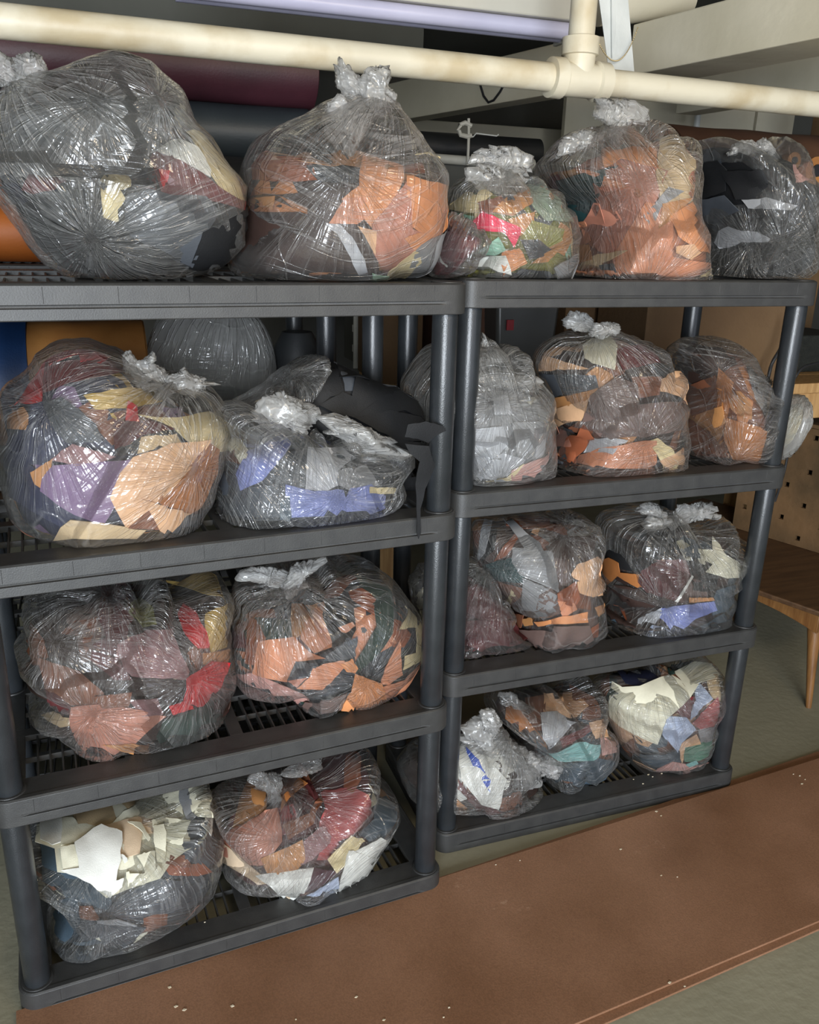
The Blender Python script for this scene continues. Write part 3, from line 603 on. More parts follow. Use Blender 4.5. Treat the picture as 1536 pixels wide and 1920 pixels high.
bag(cE,'L',1,"50,420;100,370;260,410;400,500;560,540;800,560;1000,610;1150,640;1280,740;1200,830;1180,880;1200,980;1150,1060;1000,1130;800,1190;560,1200;400,1190;150,1150;10,1110;20,950;50,800",
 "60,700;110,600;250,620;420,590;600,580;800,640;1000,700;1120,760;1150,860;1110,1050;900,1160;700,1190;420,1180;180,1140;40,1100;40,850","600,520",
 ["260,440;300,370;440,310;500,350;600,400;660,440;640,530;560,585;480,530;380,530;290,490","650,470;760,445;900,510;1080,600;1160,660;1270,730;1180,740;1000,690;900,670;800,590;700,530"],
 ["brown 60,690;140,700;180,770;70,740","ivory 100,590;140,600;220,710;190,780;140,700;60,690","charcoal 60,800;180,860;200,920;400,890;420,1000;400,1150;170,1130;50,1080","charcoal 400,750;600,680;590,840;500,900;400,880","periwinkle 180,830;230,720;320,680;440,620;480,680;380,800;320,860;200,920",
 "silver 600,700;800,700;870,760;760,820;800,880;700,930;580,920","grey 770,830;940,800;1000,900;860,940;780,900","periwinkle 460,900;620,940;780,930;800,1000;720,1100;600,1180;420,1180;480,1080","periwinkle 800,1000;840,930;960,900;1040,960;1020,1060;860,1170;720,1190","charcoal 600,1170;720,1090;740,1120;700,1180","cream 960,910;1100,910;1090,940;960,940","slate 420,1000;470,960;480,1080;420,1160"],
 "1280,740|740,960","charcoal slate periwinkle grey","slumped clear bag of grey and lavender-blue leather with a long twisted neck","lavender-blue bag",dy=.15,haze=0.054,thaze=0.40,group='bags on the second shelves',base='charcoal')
bag(cF,'R',1,"60,740;210,460;260,400;360,370;600,340;780,260;850,330;930,390;1000,380;1100,420;1230,560;1290,720;1420,840;1445,1180;1440,1300;1460,1500;1400,1580;1000,1630;700,1640;560,1600;300,1300;140,1000",
 "150,900;300,700;560,640;900,680;1250,790;1390,940;1410,1200;1400,1420;1350,1560;900,1610;600,1590;300,1250","800,420",
 ["780,240;850,330;980,480;860,570;770,600;760,400","760,620;880,610;1100,640;1280,680;1290,800;1200,780;900,740;760,700"],
 ["grey 760,730;1000,740;1200,880;1000,920;760,850","silver 870,840;1000,860;1040,1000;900,1000","silver 740,1130;960,1110;1000,1250;900,1360;740,1370","grey 1050,1080;1300,1070;1280,1250;1100,1350","silver 740,1380;950,1400;900,1580;720,1600","blush 1050,1480;1380,1340;1430,1380;1250,1500;1200,1560;1050,1560","cream 760,1590;1000,1540;1060,1480;1130,1430;1000,1600;850,1630"],
 "920,1520|900,900","silver grey grey ivory","cloudy bag of silver and grey leather behind the two front posts","cloudy silver bag",haze=0.120,thaze=0.40,dy=.17,group='bags on the second shelves',base='grey')
bag(cP,'R',1,"465,210;520,150;600,130;700,110;800,130;900,170;960,220;1020,280;1040,400;1040,480;1055,560;1040,640;980,670;850,680;650,670;545,640;540,500;530,380;480,290",
 "475,240;520,180;660,145;760,140;860,170;950,230;1020,290;1035,400;1035,500;1045,580;1030,640;970,660;850,670;650,660;550,630;545,500;535,380;485,290","700,120",
 ["570,80;600,42;660,60;690,95;690,125;640,120;590,110","690,95;780,95;790,130;720,150;680,135"],
 ["peach 490,235;510,220;660,265;500,268","wine 770,200;880,180;930,240;800,270","charcoal 480,280;690,290;700,330;540,360","ivory 655,190;700,142;745,145;770,190;760,270;700,250;660,230","tan 540,370;700,335;690,360;545,420","peach 545,420;690,365;650,450;545,475","brown 830,300;930,300;920,360;850,370",
 "taupe 690,360;770,305;840,330;850,500;760,510;660,470","taupe 850,400;1030,390;1030,480;920,500;860,510","peach 935,310;1010,283;1035,350;1030,395;1000,370;930,350","rose 560,500;600,500;620,560;555,560","rust 550,620;610,530;660,480;700,520;640,600;620,650","silver 670,580;700,520;810,530;760,580",
 "salmon 560,640;660,590;860,530;900,530;900,640;760,675;640,665","cream 890,530;920,520;970,560;1000,640;960,660;930,600","peach 930,600;1010,560;1040,620;980,665"],
 "700,350|855,510","tan brown charcoal taupe peach","round clear bag of tan and dark leather in the middle of the second shelf","tan and dark bag",haze=0.048,dy=.17,group='bags on the second shelves',base='darkbrown')
bag(cP,'R',1,"940,195;990,160;1070,145;1150,145;1210,170;1260,225;1265,270;1330,300;1370,350;1375,470;1370,520;1350,600;1280,620;1150,610;1060,590;1050,480;1040,350;1000,260",
 "950,210;1060,160;1170,170;1210,230;1230,290;1300,360;1350,450;1340,590;1280,610;1150,600;1070,580;1055,450;1045,350;1000,260","1340,420",
 ["1160,270;1260,270;1340,300;1370,360;1370,500;1300,530;1240,480;1200,400"],
 ["darkbrown 950,200;1060,155;1180,180;1210,250;1060,320;1000,270","brown 1040,330;1150,290;1160,400;1080,440;1050,400","caramel 1160,270;1210,320;1200,420;1180,480;1165,400","tan 1080,440;1180,405;1190,460;1150,500","brown 1060,450;1150,520;1200,600;1080,580","caramel 1200,450;1300,480;1350,520;1300,600;1220,600;1190,520"],
 "1220,600|1170,280","brown caramel rust tan","clear bag of brown and caramel leather at the right of the second shelf","brown and caramel bag",haze=0.048,thaze=0.24,dy=.15,group='bags on the second shelves',base='brown')
bag(cP,'R',1,"1400,400;1425,370;1460,355;1495,400;1490,450;1440,520;1410,590;1370,610;1360,500","1405,420;1460,380;1480,430;1420,520;1400,590;1375,560","1480,370",[],
 ["ivory 1410,440;1440,420;1430,500;1400,540"],"","ivory cream","small crinkled white bag poking out beyond the right rear of the shelf","small white bag",yc=.3,dy=.07,haze=.42,group='bags on the second shelves',base='ivory',k=4,zfree=True)
# ---- third shelves
bag(cG,'L',2,"130,260;300,180;600,130;1000,130;1395,115;1440,290;1440,420;1430,600;1450,700;1480,830;1460,920;1420,1010;1370,1110;1270,1200;1050,1270;800,1300;500,1320;370,1280;190,1130;120,900;70,700;65,540;100,400",
 "100,440;200,300;600,200;1000,170;1380,140;1420,300;1425,600;1440,800;1420,980;1360,1090;1250,1190;1040,1255;800,1285;500,1300;380,1260;200,1110;130,880;85,650","640,200",[],
 ["darkbrown 140,260;400,220;560,240;360,420;240,520;180,470","burgundy 600,240;760,210;790,400;760,540;640,560;590,400","brown 80,460;150,440;230,560;260,660;180,720;100,700","olive 790,330;860,300;940,360;960,460;860,480;790,400","mustard 1050,160;1390,125;1430,290;1300,280;1130,220","mustard 1270,400;1440,310;1430,440;1380,590;1290,620;1260,480",
 "burgundy 550,640;700,680;780,800;680,800;540,690","mauve 720,600;840,540;1040,500;1130,740;1120,790;800,770;700,700","red 1110,420;1150,360;1220,400;1280,560;1270,600;1210,600;1160,540","tan 1240,640;1410,620;1380,700;1310,740;1240,700","brown 230,680;460,760;600,880;600,970;400,960;280,860","burgundy 270,870;420,980;380,1030;290,990",
 "forest 1000,1060;1200,1000;1360,880;1420,940;1350,1090;1200,1200;1000,1230;960,1150","sand 250,1060;330,1040;430,1060;440,1110;370,1130;300,1100","rose 445,990;600,970;820,1000;980,1040;900,1100;800,1200;560,1310;460,1300","mauve 780,930;950,920;980,1010;860,1030","tan 640,1210;800,1200;880,1220;940,1270;800,1260","mustard 975,1235;1070,1245;1000,1275",
 "red 1130,790;1270,690;1370,710;1330,840;1220,960;1110,940;1130,860","red 1020,960;1110,930;1160,990;1040,1015","brown 560,900;780,870;760,960;600,970"],
 "1130,785|220,560|570,1000","brown burgundy darkbrown mauve taupe","big clear bag of brown and wine leather with bright red pieces, third shelf","brown bag with red pieces",haze=0.054,dy=.185,group='bags on the third shelves',base='darkbrown')
bag(cH,'L',2,"40,400;100,230;300,170;450,130;740,100;960,80;1100,160;1240,270;1340,430;1410,530;1440,680;1420,850;1350,1000;1250,1070;1100,1150;950,1195;720,1205;600,1190;420,1140;220,1060;100,1010;50,870;25,760;30,540",
 "60,560;200,450;500,400;700,330;960,180;1180,240;1300,440;1400,560;1425,690;1400,850;1330,990;1230,1060;1080,1140;930,1180;720,1190;600,1175;430,1120;230,1045;120,980;60,860;40,760","460,280",
 ["100,210;200,180;320,160;440,200;450,260;380,300;250,270;150,250","440,270;490,170;600,120;740,105;720,150;640,190;580,260;520,320;440,310","400,290;460,240;560,250;600,310;540,330;470,400;440,340"],
 ["wine 50,560;130,560;180,740;80,740;40,700","forest 240,560;480,570;490,700;320,710","black 740,460;930,430;950,620;900,700;790,720","tan 500,460;650,460;700,450;600,560;580,640;500,700;490,560","rust 200,570;250,590;310,690;280,860;180,840;190,680","salmon 700,460;780,700;760,750;650,790;560,700;590,600","charcoal 700,800;950,680;930,800;820,840;700,840",
 "forest 960,280;1180,390;1180,640;1100,760;960,900;940,830;1080,600;1050,460","rust 920,370;1000,350;1100,450;1110,510;1060,520;940,420","salmon 290,720;500,700;590,790;700,830;520,840;460,960;250,920;270,800","blush 240,920;460,1000;600,1080;600,1185;430,1120;220,1030;100,930","rose 470,960;600,930;530,1000","charcoal 520,840;660,860;600,930;470,950",
 "salmon 640,880;830,840;840,870;700,1010;540,1000;620,930","orange 820,860;900,820;940,880;920,910;860,900","salmon 1140,880;1230,700;1240,870;1250,920;1160,980;1110,980","cream 1230,620;1330,440;1350,620","cream 1340,640;1400,560;1430,700;1400,800;1350,830;1260,880;1270,790;1340,770","salmon 1110,1000;1260,950;1360,840;1400,860;1340,990;1220,1060;1140,1100",
 "taupe 610,1090;700,1110;860,1050;820,1150;700,1180;610,1180","orange 870,1060;940,1000;940,1100;900,1160;830,1150","orange 930,920;1100,980;1130,1100;1100,1150;950,1160;900,1060"],
 "460,280|960,910","brown charcoal salmon forest rust","clear bag of orange and dark green leather tied with a star-like knot, third shelf","orange and green bag",haze=0.036,thaze=0.38,dy=.17,group='bags on the third shelves',base='charcoal')
bag(cI,'L',2,"30,600;130,520;300,600;310,1150;130,1140;80,900;65,830","70,700;140,600;290,650;290,1120;140,1120;90,900","140,540",[],["black -20,620;100,580;150,640;140,760;60,840","ivory 70,830;110,740;150,700;150,840;100,850","ivory 90,880;150,860;150,960;120,980"],"","black ivory charcoal","small bag of black and white leather half hidden behind the left unit's front post","bag behind the post",yc=.26,dy=.1,haze=0.060,group='bags on the third shelves',base='black',k=4)
bag(cI,'R',2,"300,560;360,480;470,480;600,590;640,690;700,760;780,890;860,1050;900,1150;860,1180;700,1190;420,1195;290,1190;270,900",
 "305,650;440,560;600,690;740,850;850,1050;870,1160;700,1175;300,1180;285,900","570,690",[],
 ["rust 280,780;310,780;310,1060;275,1060","burgundy 440,720;600,690;720,860;780,950;540,920;450,860","burgundy 430,940;540,930;780,950;850,1050;860,1150;640,1140;420,1100","wine 300,900;430,900;420,1100;300,1120"],
 "570,690|530,920","burgundy wine darkbrown","clear bag of glossy burgundy leather leaning on the left posts of the third shelf","burgundy bag",haze=0.036,dy=.1,group='bags on the third shelves',base='burgundy')
bag(cI,'R',2,"470,220;700,170;1150,150;1330,220;1390,300;1400,500;1410,780;1450,920;1450,1060;1300,1120;1150,1140;980,1135;860,1080;840,980;740,850;620,680;560,600;460,450",
 "480,240;700,190;1150,200;1320,260;1380,400;1395,780;1430,940;1430,1050;1290,1105;1150,1120;990,1115;880,1060;800,900;650,680;560,560;470,430","1190,190",[],
 ["tan 470,220;600,210;570,290;480,290","black 600,300;660,290;650,420;570,500;590,380","teal 590,530;800,480;850,600;860,650;700,630;600,590","rust 470,470;560,500;570,580;510,560;460,520","rust 740,200;1020,170;1020,280;900,290;830,290;740,270","rust 700,430;790,330;830,330;740,460;660,500","peach 910,300;960,290;940,340;900,320",
 "silver 580,210;640,200;600,440;555,490;570,330","darkbrown 1010,420;1140,350;1330,360;1390,500;1230,520;1060,480","grey 670,195;720,195;860,330;940,390;980,460;880,470;760,290","grey 780,430;1030,460;1080,710;1000,670;830,590;790,520","grey 860,620;1020,690;960,720;950,830;860,830","brown 620,670;680,630;850,680;840,730;770,820;740,820",
 "cream 790,680;840,690;800,740;780,840;745,830","rust 1080,720;1200,650;1230,760;1190,810;1090,770","salmon 1085,770;1190,790;1210,830;1130,880","peach 1215,650;1400,605;1405,745;1310,750;1230,720","peach 1175,600;1210,540;1350,495;1395,560;1400,600;1240,640;1190,620","taupe 1090,960;1290,950;1320,1040;1200,1110;1050,1090","taupe 850,1000;1080,1000;1080,1100;960,1110;870,1060",
 "orange 970,930;1130,880;1270,855;1280,920;1100,930;1000,960","tan 1325,830;1410,810;1400,850;1350,890","tan 890,930;950,910;960,960;910,970","brown 770,880;900,900;880,980;830,970"],
 "570,515|1190,190","brown taupe grey rust tan","tall clear bag with pale grey strips and peach pieces, middle of the third shelf","bag with grey strips",haze=0.042,dy=.16,group='bags on the third shelves',base='taupe')
bag(cJ,'R',2,"110,240;180,170;400,130;600,110;740,200;860,210;1000,190;1180,240;1280,370;1380,430;1410,500;1390,620;1415,670;1390,730;1320,800;1300,1000;1260,1120;1130,1230;900,1300;750,1310;580,1270;420,1210;240,1150;190,1000;160,600;150,400",
 "160,430;300,350;500,330;700,330;900,300;1100,330;1250,430;1350,560;1370,690;1300,800;1280,1000;1240,1110;1120,1210;900,1280;750,1290;580,1250;420,1195;260,1130;200,980;175,650","760,245",
 ["780,200;830,140;1000,80;1100,110;1180,220;1170,250;1040,220;900,290;800,290;770,240","520,270;600,210;740,225;790,240;750,290;580,330;520,310","700,250;760,220;830,250;820,300;770,340;730,300","440,160;560,110;650,120;720,200;690,220;560,190"],
 ["black 170,440;300,400;660,600;520,680;340,650;200,570","black 560,380;780,320;820,470;740,560;600,540","mauve 620,600;860,600;900,720;700,620","caramel 300,700;360,690;510,700;520,790;480,800","caramel 170,600;260,570;330,610;340,690;250,780;200,660","burgundy 520,680;680,600;900,730;780,910;560,840;500,760","darkbrown 300,800;500,830;700,960;600,1060;480,1100;330,980",
 "darkbrown 180,900;260,860;480,1110;300,1130;210,1030","ivory 810,460;870,440;940,490;920,600;880,590","ivory 940,510;1100,530;1110,430;1160,490;1200,570;1370,650;1380,710;1200,730;1060,690;1090,630","ivory 1000,570;1050,560;1060,640;1010,620","slate 1080,930;1120,840;1260,800;1280,900;1180,1000;1090,1030","tan 900,890;1080,890;1090,910;900,930",
 "periwinkle 690,970;1080,930;1100,1000;940,1060;780,1190;690,1060","white 780,910;900,725;914,735;797,918","silver 500,1110;620,1010;680,970;700,1050;640,1130","slate 860,1190;1150,1040;1260,1000;1230,1110;1100,1200;900,1260;740,1270","paleblue 490,1160;640,1140;860,1190;760,1240;600,1230","rust 270,1130;380,1150;480,1200;420,1210;300,1160","peach 375,1140;430,1130;480,1180;420,1200","rust 450,1220;560,1240;540,1265"],
 "905,725|690,960","darkbrown black taupe slate","clear bag tied in a bow, holding dark leather and a pale ivory piece, third shelf","bag tied in a bow",haze=0.048,thaze=0.36,dy=.17,group='bags on the third shelves',base='darkbrown')
# ---- bottom shelves
bag(cK,'L',3,"60,300;400,210;900,100;1390,30;1410,250;1500,420;1480,640;1450,800;1380,900;1260,1000;1060,1130;850,1220;740,1275;600,1290;500,1255;350,1250;240,1190;200,1050;190,820;100,700;60,500",
 "90,320;400,230;900,120;1370,60;1400,280;1470,440;1450,640;1420,790;1360,890;1240,985;1050,1110;850,1200;740,1255;600,1270;500,1235;360,1225;260,1170;215,1040;200,800;120,650","700,60",[],
 ["slate 170,520;300,550;330,700;440,720;640,860;650,960;500,900;300,860;200,810","slate 210,900;420,880;440,1060;330,1220;240,1160","charcoal 740,860;1000,740;1150,760;1100,960;780,1010;650,960","charcoal 1100,520;1390,440;1450,560;1380,670;1240,600","rust 1060,640;1300,620;1370,680;1280,710;1100,700","brown 1080,560;1200,570;1240,640;1080,630",
 "charcoal 560,1050;900,1080;740,1240;640,1240","grey 580,1020;700,1010;840,1060;680,1100;580,1060","rust 1140,1060;1320,950;1250,990;1180,1060","ivory 150,330;600,220;1380,60;1400,300;1250,480;1080,620;1000,720;780,790;640,850;450,700;320,690;300,540;170,500","sand 400,270;700,200;900,160;600,400;480,480;420,360","ivory 320,340;390,340;450,440;480,480;400,500;310,520;320,420","white 160,320;300,290;320,420;300,500;240,520;160,480","beige 620,400;830,340;970,340;970,440;880,440;860,570;780,600;700,570;740,500",
 "ivory 700,360;980,140;1070,180;1060,340;980,380;780,350","ivory 1000,230;1060,170;1070,340;985,390;970,290","grey 1200,90;1260,100;1300,300;1260,340;1200,200","ivory 1090,120;1190,90;1200,170;1220,290;1140,250;1080,180","white 1350,60;1400,50;1400,200;1350,420;1310,350;1370,200","ivory 1250,80;1340,60;1360,300;1320,310;1280,280","ivory 1080,340;1260,350;1200,510;1080,490",
 "ivory 810,370;870,380;950,480;930,500;880,450","ivory 990,400;1060,390;1080,440;1070,620;1010,620;990,480","ivory 310,560;410,540;450,680;330,700","ivory 850,600;980,570;980,700;900,760;790,780;780,700;900,700","white 720,600;770,600;800,630;760,650","ivory 990,680;1020,650;1050,680;1020,720;980,700","white 690,760;745,740;740,790;660,860","white 410,540;590,420;725,470;710,640;690,760;645,860;480,760;330,700;450,680"],
 "640,950","slate charcoal brown ivory","large clear bag with white leather above slate-grey leather, bottom shelf at left","white and slate bag",haze=0.054,dy=.18,group='bags on the bottom shelves',base='charcoal')
bag(cL,'L',3,"40,340;330,240;500,180;850,100;1170,35;1250,150;1300,300;1440,480;1445,600;1380,720;1290,880;1200,1010;1050,1090;850,1190;740,1210;560,1200;430,1150;280,1060;100,900;70,840;110,700;40,500",
 "130,640;300,280;500,220;850,140;1150,70;1230,200;1290,340;1420,500;1425,600;1360,720;1270,870;1190,990;1040,1075;850,1170;740,1190;570,1180;440,1130;290,1040;130,900;100,850","500,180",
 ["330,260;500,225;550,260;540,380;520,540;450,500;470,360;350,290","580,210;720,180;850,140;840,210;740,235;620,240"],
 ["darkbrown 50,330;200,310;190,480;130,520;60,450","burgundy 760,330;900,160;1120,110;1050,350;900,390;780,480","brown 570,260;680,290;640,430;560,440","tan 310,290;440,310;440,560;330,620;220,680;270,450","caramel 570,440;700,300;760,340;640,420;560,540","slate 1240,480;1360,440;1440,540;1370,680;1220,750;1140,700;1250,600","brown 570,640;760,560;860,420;800,620;620,730",
 "rust 1060,150;1150,80;1160,300;1110,400;1050,360","rosewood 850,420;1100,380;1180,420;1210,560;1050,700;900,760;860,640;880,520","rosewood 1100,560;1210,560;1080,680;1000,700","ivory 1200,350;1270,490;1210,530;1230,430","rose 440,560;520,540;560,740;440,900;350,900;150,840;140,720;330,630","mauve 700,760;860,640;900,760;780,860;640,930",
 "tan 430,860;560,800;700,740;720,860;640,980;480,980","beige 130,740;440,1000;640,1180;560,1160;300,980;120,880","plum 730,1100;800,930;960,960;860,1040;760,1100","cream 900,860;1060,700;1150,750;960,950","white 400,990;600,960;780,930;740,1060;720,1160;640,1180;520,1080","white 1095,805;1240,750;1390,670;1290,880;1220,860","paleblue 850,1060;960,990;970,1090;860,1120;760,1120","white 1040,805;1280,880;1240,970;1080,1080;970,1105","white 850,1170;930,1105;1050,1090","pink 440,1145;560,1195;500,1190"],
 "545,740|650,1185","brown rosewood burgundy tan","clear bag of brick-pink and brown leather with white corners, bottom shelf","brick-pink bag",haze=0.042,thaze=0.12,dy=.165,group='bags on the bottom shelves',base='burgundy')
bag(cM,'R',3,"20,560;100,450;260,400;400,330;560,300;640,320;780,450;860,540;930,640;940,740;945,800;900,920;800,1000;700,990;500,920;260,870;60,770;20,640",
 "40,600;140,480;420,380;640,420;780,540;880,680;900,850;800,970;700,970;500,890;260,840;80,750","700,440",
 ["430,340;560,300;640,330;780,480;740,560;620,560;440,490","560,250;640,240;700,340;660,400;580,380","700,480;850,500;960,570;950,740;800,790;680,720;640,600","940,580;1010,550;1090,600;1100,650;1060,700;960,670"],
 ["darkbrown 40,600;150,500;160,790;60,740","tan 270,700;300,720;300,880;270,830","brown 680,830;800,800;880,900;780,980;700,940","tan 410,820;500,900;410,905","burgundy 410,680;480,780;640,870;740,960;560,900;440,780","white 420,500;560,520;700,700;660,870;560,840;440,700","blue 275,570;300,560;300,680;270,690","blue 470,520;540,590;600,700;605,765;560,700;520,640"],
 "560,840","darkbrown brown white","crumpled cloudy bag with white sheet and bright blue pieces, bottom shelf","white and blue bag",haze=0.060,thaze=0.36,dy=.13,group='bags on the bottom shelves',base='darkbrown')
bag(cM,'R',3,"540,150;700,60;900,60;1200,30;1300,70;1340,180;1360,320;1470,480;1480,580;1400,680;1280,740;1100,765;960,750;930,600;860,500;760,400;660,280",
 "620,170;760,110;1200,60;1290,110;1330,250;1370,350;1450,490;1460,580;1390,665;1270,720;1100,745;970,730;950,600;850,480;740,330","1360,320",
 ["690,140;760,130;900,260;850,270;760,210;700,210"],
 ["taupe 570,180;740,180;740,250;640,270","brown 860,190;980,170;980,290;950,320;870,260","brown 1160,100;1300,180;1290,230;1180,190","peach 990,160;1200,150;1260,230;1180,300;990,290","caramel 740,240;790,230;1000,480;1020,520;960,500;830,380;760,340","darkbrown 820,430;960,500;1000,530;870,500","wine 1080,430;1330,330;1290,380;1100,480","silver 960,290;1050,280;1160,340;1100,400;1020,480;970,430",
 "slate 960,700;1000,620;1300,560;1440,600;1300,710;1080,740","aqua 1020,530;1200,450;1320,480;1300,560;1080,560","blush 1330,440;1430,480;1420,530;1340,540","peach 1280,350;1370,310;1410,400;1400,440;1300,430"],
 "1030,520|1360,320","brown darkbrown tan slate","clear bag of brown leather with a shiny foil piece and slate base, bottom shelf middle","bag with the foil piece",haze=0.048,thaze=0.120,dy=.16,group='bags on the bottom shelves',base='darkbrown')
bag(cN,'R',3,"140,220;350,180;700,100;1190,60;1260,110;1430,270;1400,480;1350,700;1320,960;1260,1110;1150,1170;1010,1210;760,1195;650,1150;500,1070;400,960;300,800;180,560;90,300",
 "150,300;300,220;700,140;1100,90;1280,150;1385,290;1380,500;1330,700;1300,960;1240,1090;1130,1150;1010,1190;770,1175;660,1130;520,1050;420,940;300,760;190,500","700,100",[],
 ["forest 290,300;360,310;370,440;280,440","brown 150,280;290,250;290,400;270,440;180,440","navy 380,230;740,160;790,330;640,380;460,340","forest 860,160;1000,130;1050,200;900,260","orange 755,180;870,240;850,290;800,290","sand 1250,340;1340,220;1390,400;1380,500;1290,470;1260,400","peach 180,460;210,445;300,510;430,680;520,830;400,960;240,680","wine 920,590;1050,470;1110,470;1060,670;980,640",
 "rosewood 1200,600;1320,470;1340,690;1180,760;1080,700","brown 420,940;540,850;560,950;500,1050","grey 1140,770;1330,720;1320,850;1160,890","green 1000,940;1140,900;1320,850;1300,980;1120,1060;1010,1060","slate 610,990;780,1000;940,960;960,1070;890,1060;760,1130;640,1090","peach 960,900;1100,810;1140,900;1000,930;980,1080;950,960","paleblue 840,650;1000,660;1090,760;960,880;930,960;800,800","paleblue 1160,340;1280,490;1060,670;1110,470",
 "ivory 370,350;460,400;600,390;700,350;860,290;1000,230;1100,170;1320,170;1330,260;1250,320;1150,360;1040,460;880,610;830,650;760,860;560,760;370,610","blush 780,1120;900,1065;1080,1110;1200,1080;1200,1130;1000,1200;760,1190","peach 560,1040;750,1130;770,1195;640,1140;520,1070","aqua 1010,1090;1100,1050;1120,1080;1040,1110"],
 "1070,670|930,960","brown peach slate forest","clear bag with a broad cream leather sheet and a peach flap, bottom shelf at right","broad cream sheet bag",haze=0.048,dy=.15,group='bags on the bottom shelves',base='brown')
# black strip that hangs out of the open bag, over the shelf edge
s_ = scrap(pts("1200,640;1350,655;1390,780;1330,930;1300,1050;1303,1200;1288,1240;1276,1200;1275,1050;1268,900;1288,750;1230,700") / cE[2] + (cE[0], cE[1]), 'black', None, 0, 9901, '', 'open black bag', np.array([790., 900.]), np.array([60., 100.]), plane=('L', -.012))
SCR.pop(); tag(s_, 'long black leather strip hanging down over the shelf edge beside the post', 'leather strip'); del s_['group']; s_.name = 'leather_strip'
s_ = scrap(pts("1290,510;1330,500;1440,530;1462,560;1400,590;1350,640;1280,610;1200,600;1220,520") / cE[2] + (cE[0], cE[1]), 'black', None, 0, 9902, '', 'open black bag', np.array([790., 900.]), np.array([60., 100.]), plane=('L', .004))
SCR.pop(); tag(s_, 'black leather flap with a curled tip lying across the front post', 'leather flap'); del s_['group']; s_.name = 'leather_flap'
label_scraps()
# ------------------------------------------------------------------ overhead: pipes, beams, lamp
def V3(a): return Vector(tuple(float(x) for x in a))
pA, pB = V3(at(-40, 35, D=1.485)), V3(at(1600, 203, D=2.23)); pd = (pB - pA).normalized()
pt = pA + pd * ((V3(at(1081, 145, D=1.93)) - pA).dot(pd))
pipe = empty('pipe', pt); tag(pipe, 'cream-painted pipe running across the ceiling with a tee and upright branch', 'pipe')
def prt(name, fn, m, root, bev=0, sm=True):
    q = MB(); fn(q); o = q.build(name, m, root, bev, sm)
    o.data.transform(Matrix.Translation(-root.location)); return o
prt('pipe_run', lambda q: (q.cyl(pA - pd * 1.9, pt - pd * .04, .0297, n=40), q.cyl(pt + pd * .04, pB, .0297, n=40)), M['pipe'], pipe)
up = Vector((0, 0, 1))
prt('tee_fitting', lambda q: (q.lathe(pt - pd * .075, pt + pd * .075, [(0, .033), (.01, .042), (.2, .043), (.23, .0365), (.77, .0365), (.8, .043), (.99, .042), (1, .033)], 40),
     q.lathe(pt + up * .01, pt + up * .088, [(0, .034), (.5, .036), (.52, .042), (.97, .042), (1, .034)], 40)), M['pipe'], pipe)
prt('riser', lambda q: q.cyl(pt + up * .08, (pt.x + .004, pt.y + .003, 2.3), .0297, n=40), M['pipe'], pipe)
def joist(name, x0, x1, y0, y1, z0, z1, m, skew=0):
    q = MB(); q.prism([(x0, y0, z0), (x1, y0, z0), (x1, y0, z1), (x0, y0, z1)], (skew, y1 - y0, 0)); return struct(q.build(name, m, None, .004))
# the near beam at the right, and the ones behind it
def beam(name, p, q, wx, h, m, nx=None):
    """bottom left edge p -> q, width wx towards +x, height h"""
    b = MB(); p = V3(p); q = V3(q); b.prism([p, p + Vector((wx, 0, 0)), p + Vector((wx, 0, h)), p + Vector((0, 0, h))], q - p); return struct(b.build(name, m, None, .004))
a1, a2 = V3(at(1209, 136, Z=1.95)), V3(at(1536, 71, Z=1.95)); d_ = (a2 - a1); beam('trim_1', a1 - d_ * .12, a2 + d_ * 1.6, .2, .14, M['paint'])
b1, b2 = V3(at(768, 222, Z=1.92)), V3(at(1060, 172, Z=1.92)); d_ = (b2 - b1); beam('trim_2', b1 - d_ * .45, b2 + d_ * .1, .09, .15, M['paint'])
c1, c2 = V3(at(1400, 192, Z=1.95)), V3(at(1536, 170, Z=1.95)); d_ = (c2 - c1); beam('trim_3', c1 - d_ * 1.2, c2 + d_ * 1.5, .1, .14, M['paint'])
q = MB(); q.box((.6, 2.55, 1.78), (4.4, 2.65, 1.98)); struct(q.build('trim_4', M['paint'], None, .004))
q = MB(); q.box((-3.1, 1.9, 2.10), (.6, 2.0, 2.3)); struct(q.build('trim_5', M['ceiling'], None, .004))
# metal hanger plate beside the beam
hg = at(1160, 0, Y=.60); h0 = [at(x, y, Y=.60) for x, y in ((1120, -30), (1176, -30), (1190, 136), (1142, 131))]
q = MB(); q.prism([V3(p) for p in h0], (0, .003, 0)); q.prism([V3(at(x, y, Y=.598)) for x, y in ((1145, -30), (1150, -30), (1153, 60), (1146, 110))], (0, -.006, 0))
o = q.build('beam_hanger', M['metal'], None, .0008); tag(o, 'galvanised steel strap hanger tapering down beside the pipe tee', 'hanger')
# round white duct stub, and the vertical bracket behind it
q = MB(); q.cyl(at(1120, 6, Y=.95), at(1286, -8, Y=.95), .062, n=36); tag(q.build('duct', M['paint'], None, 0, True), 'rough white-painted round duct above the right beam', 'duct')
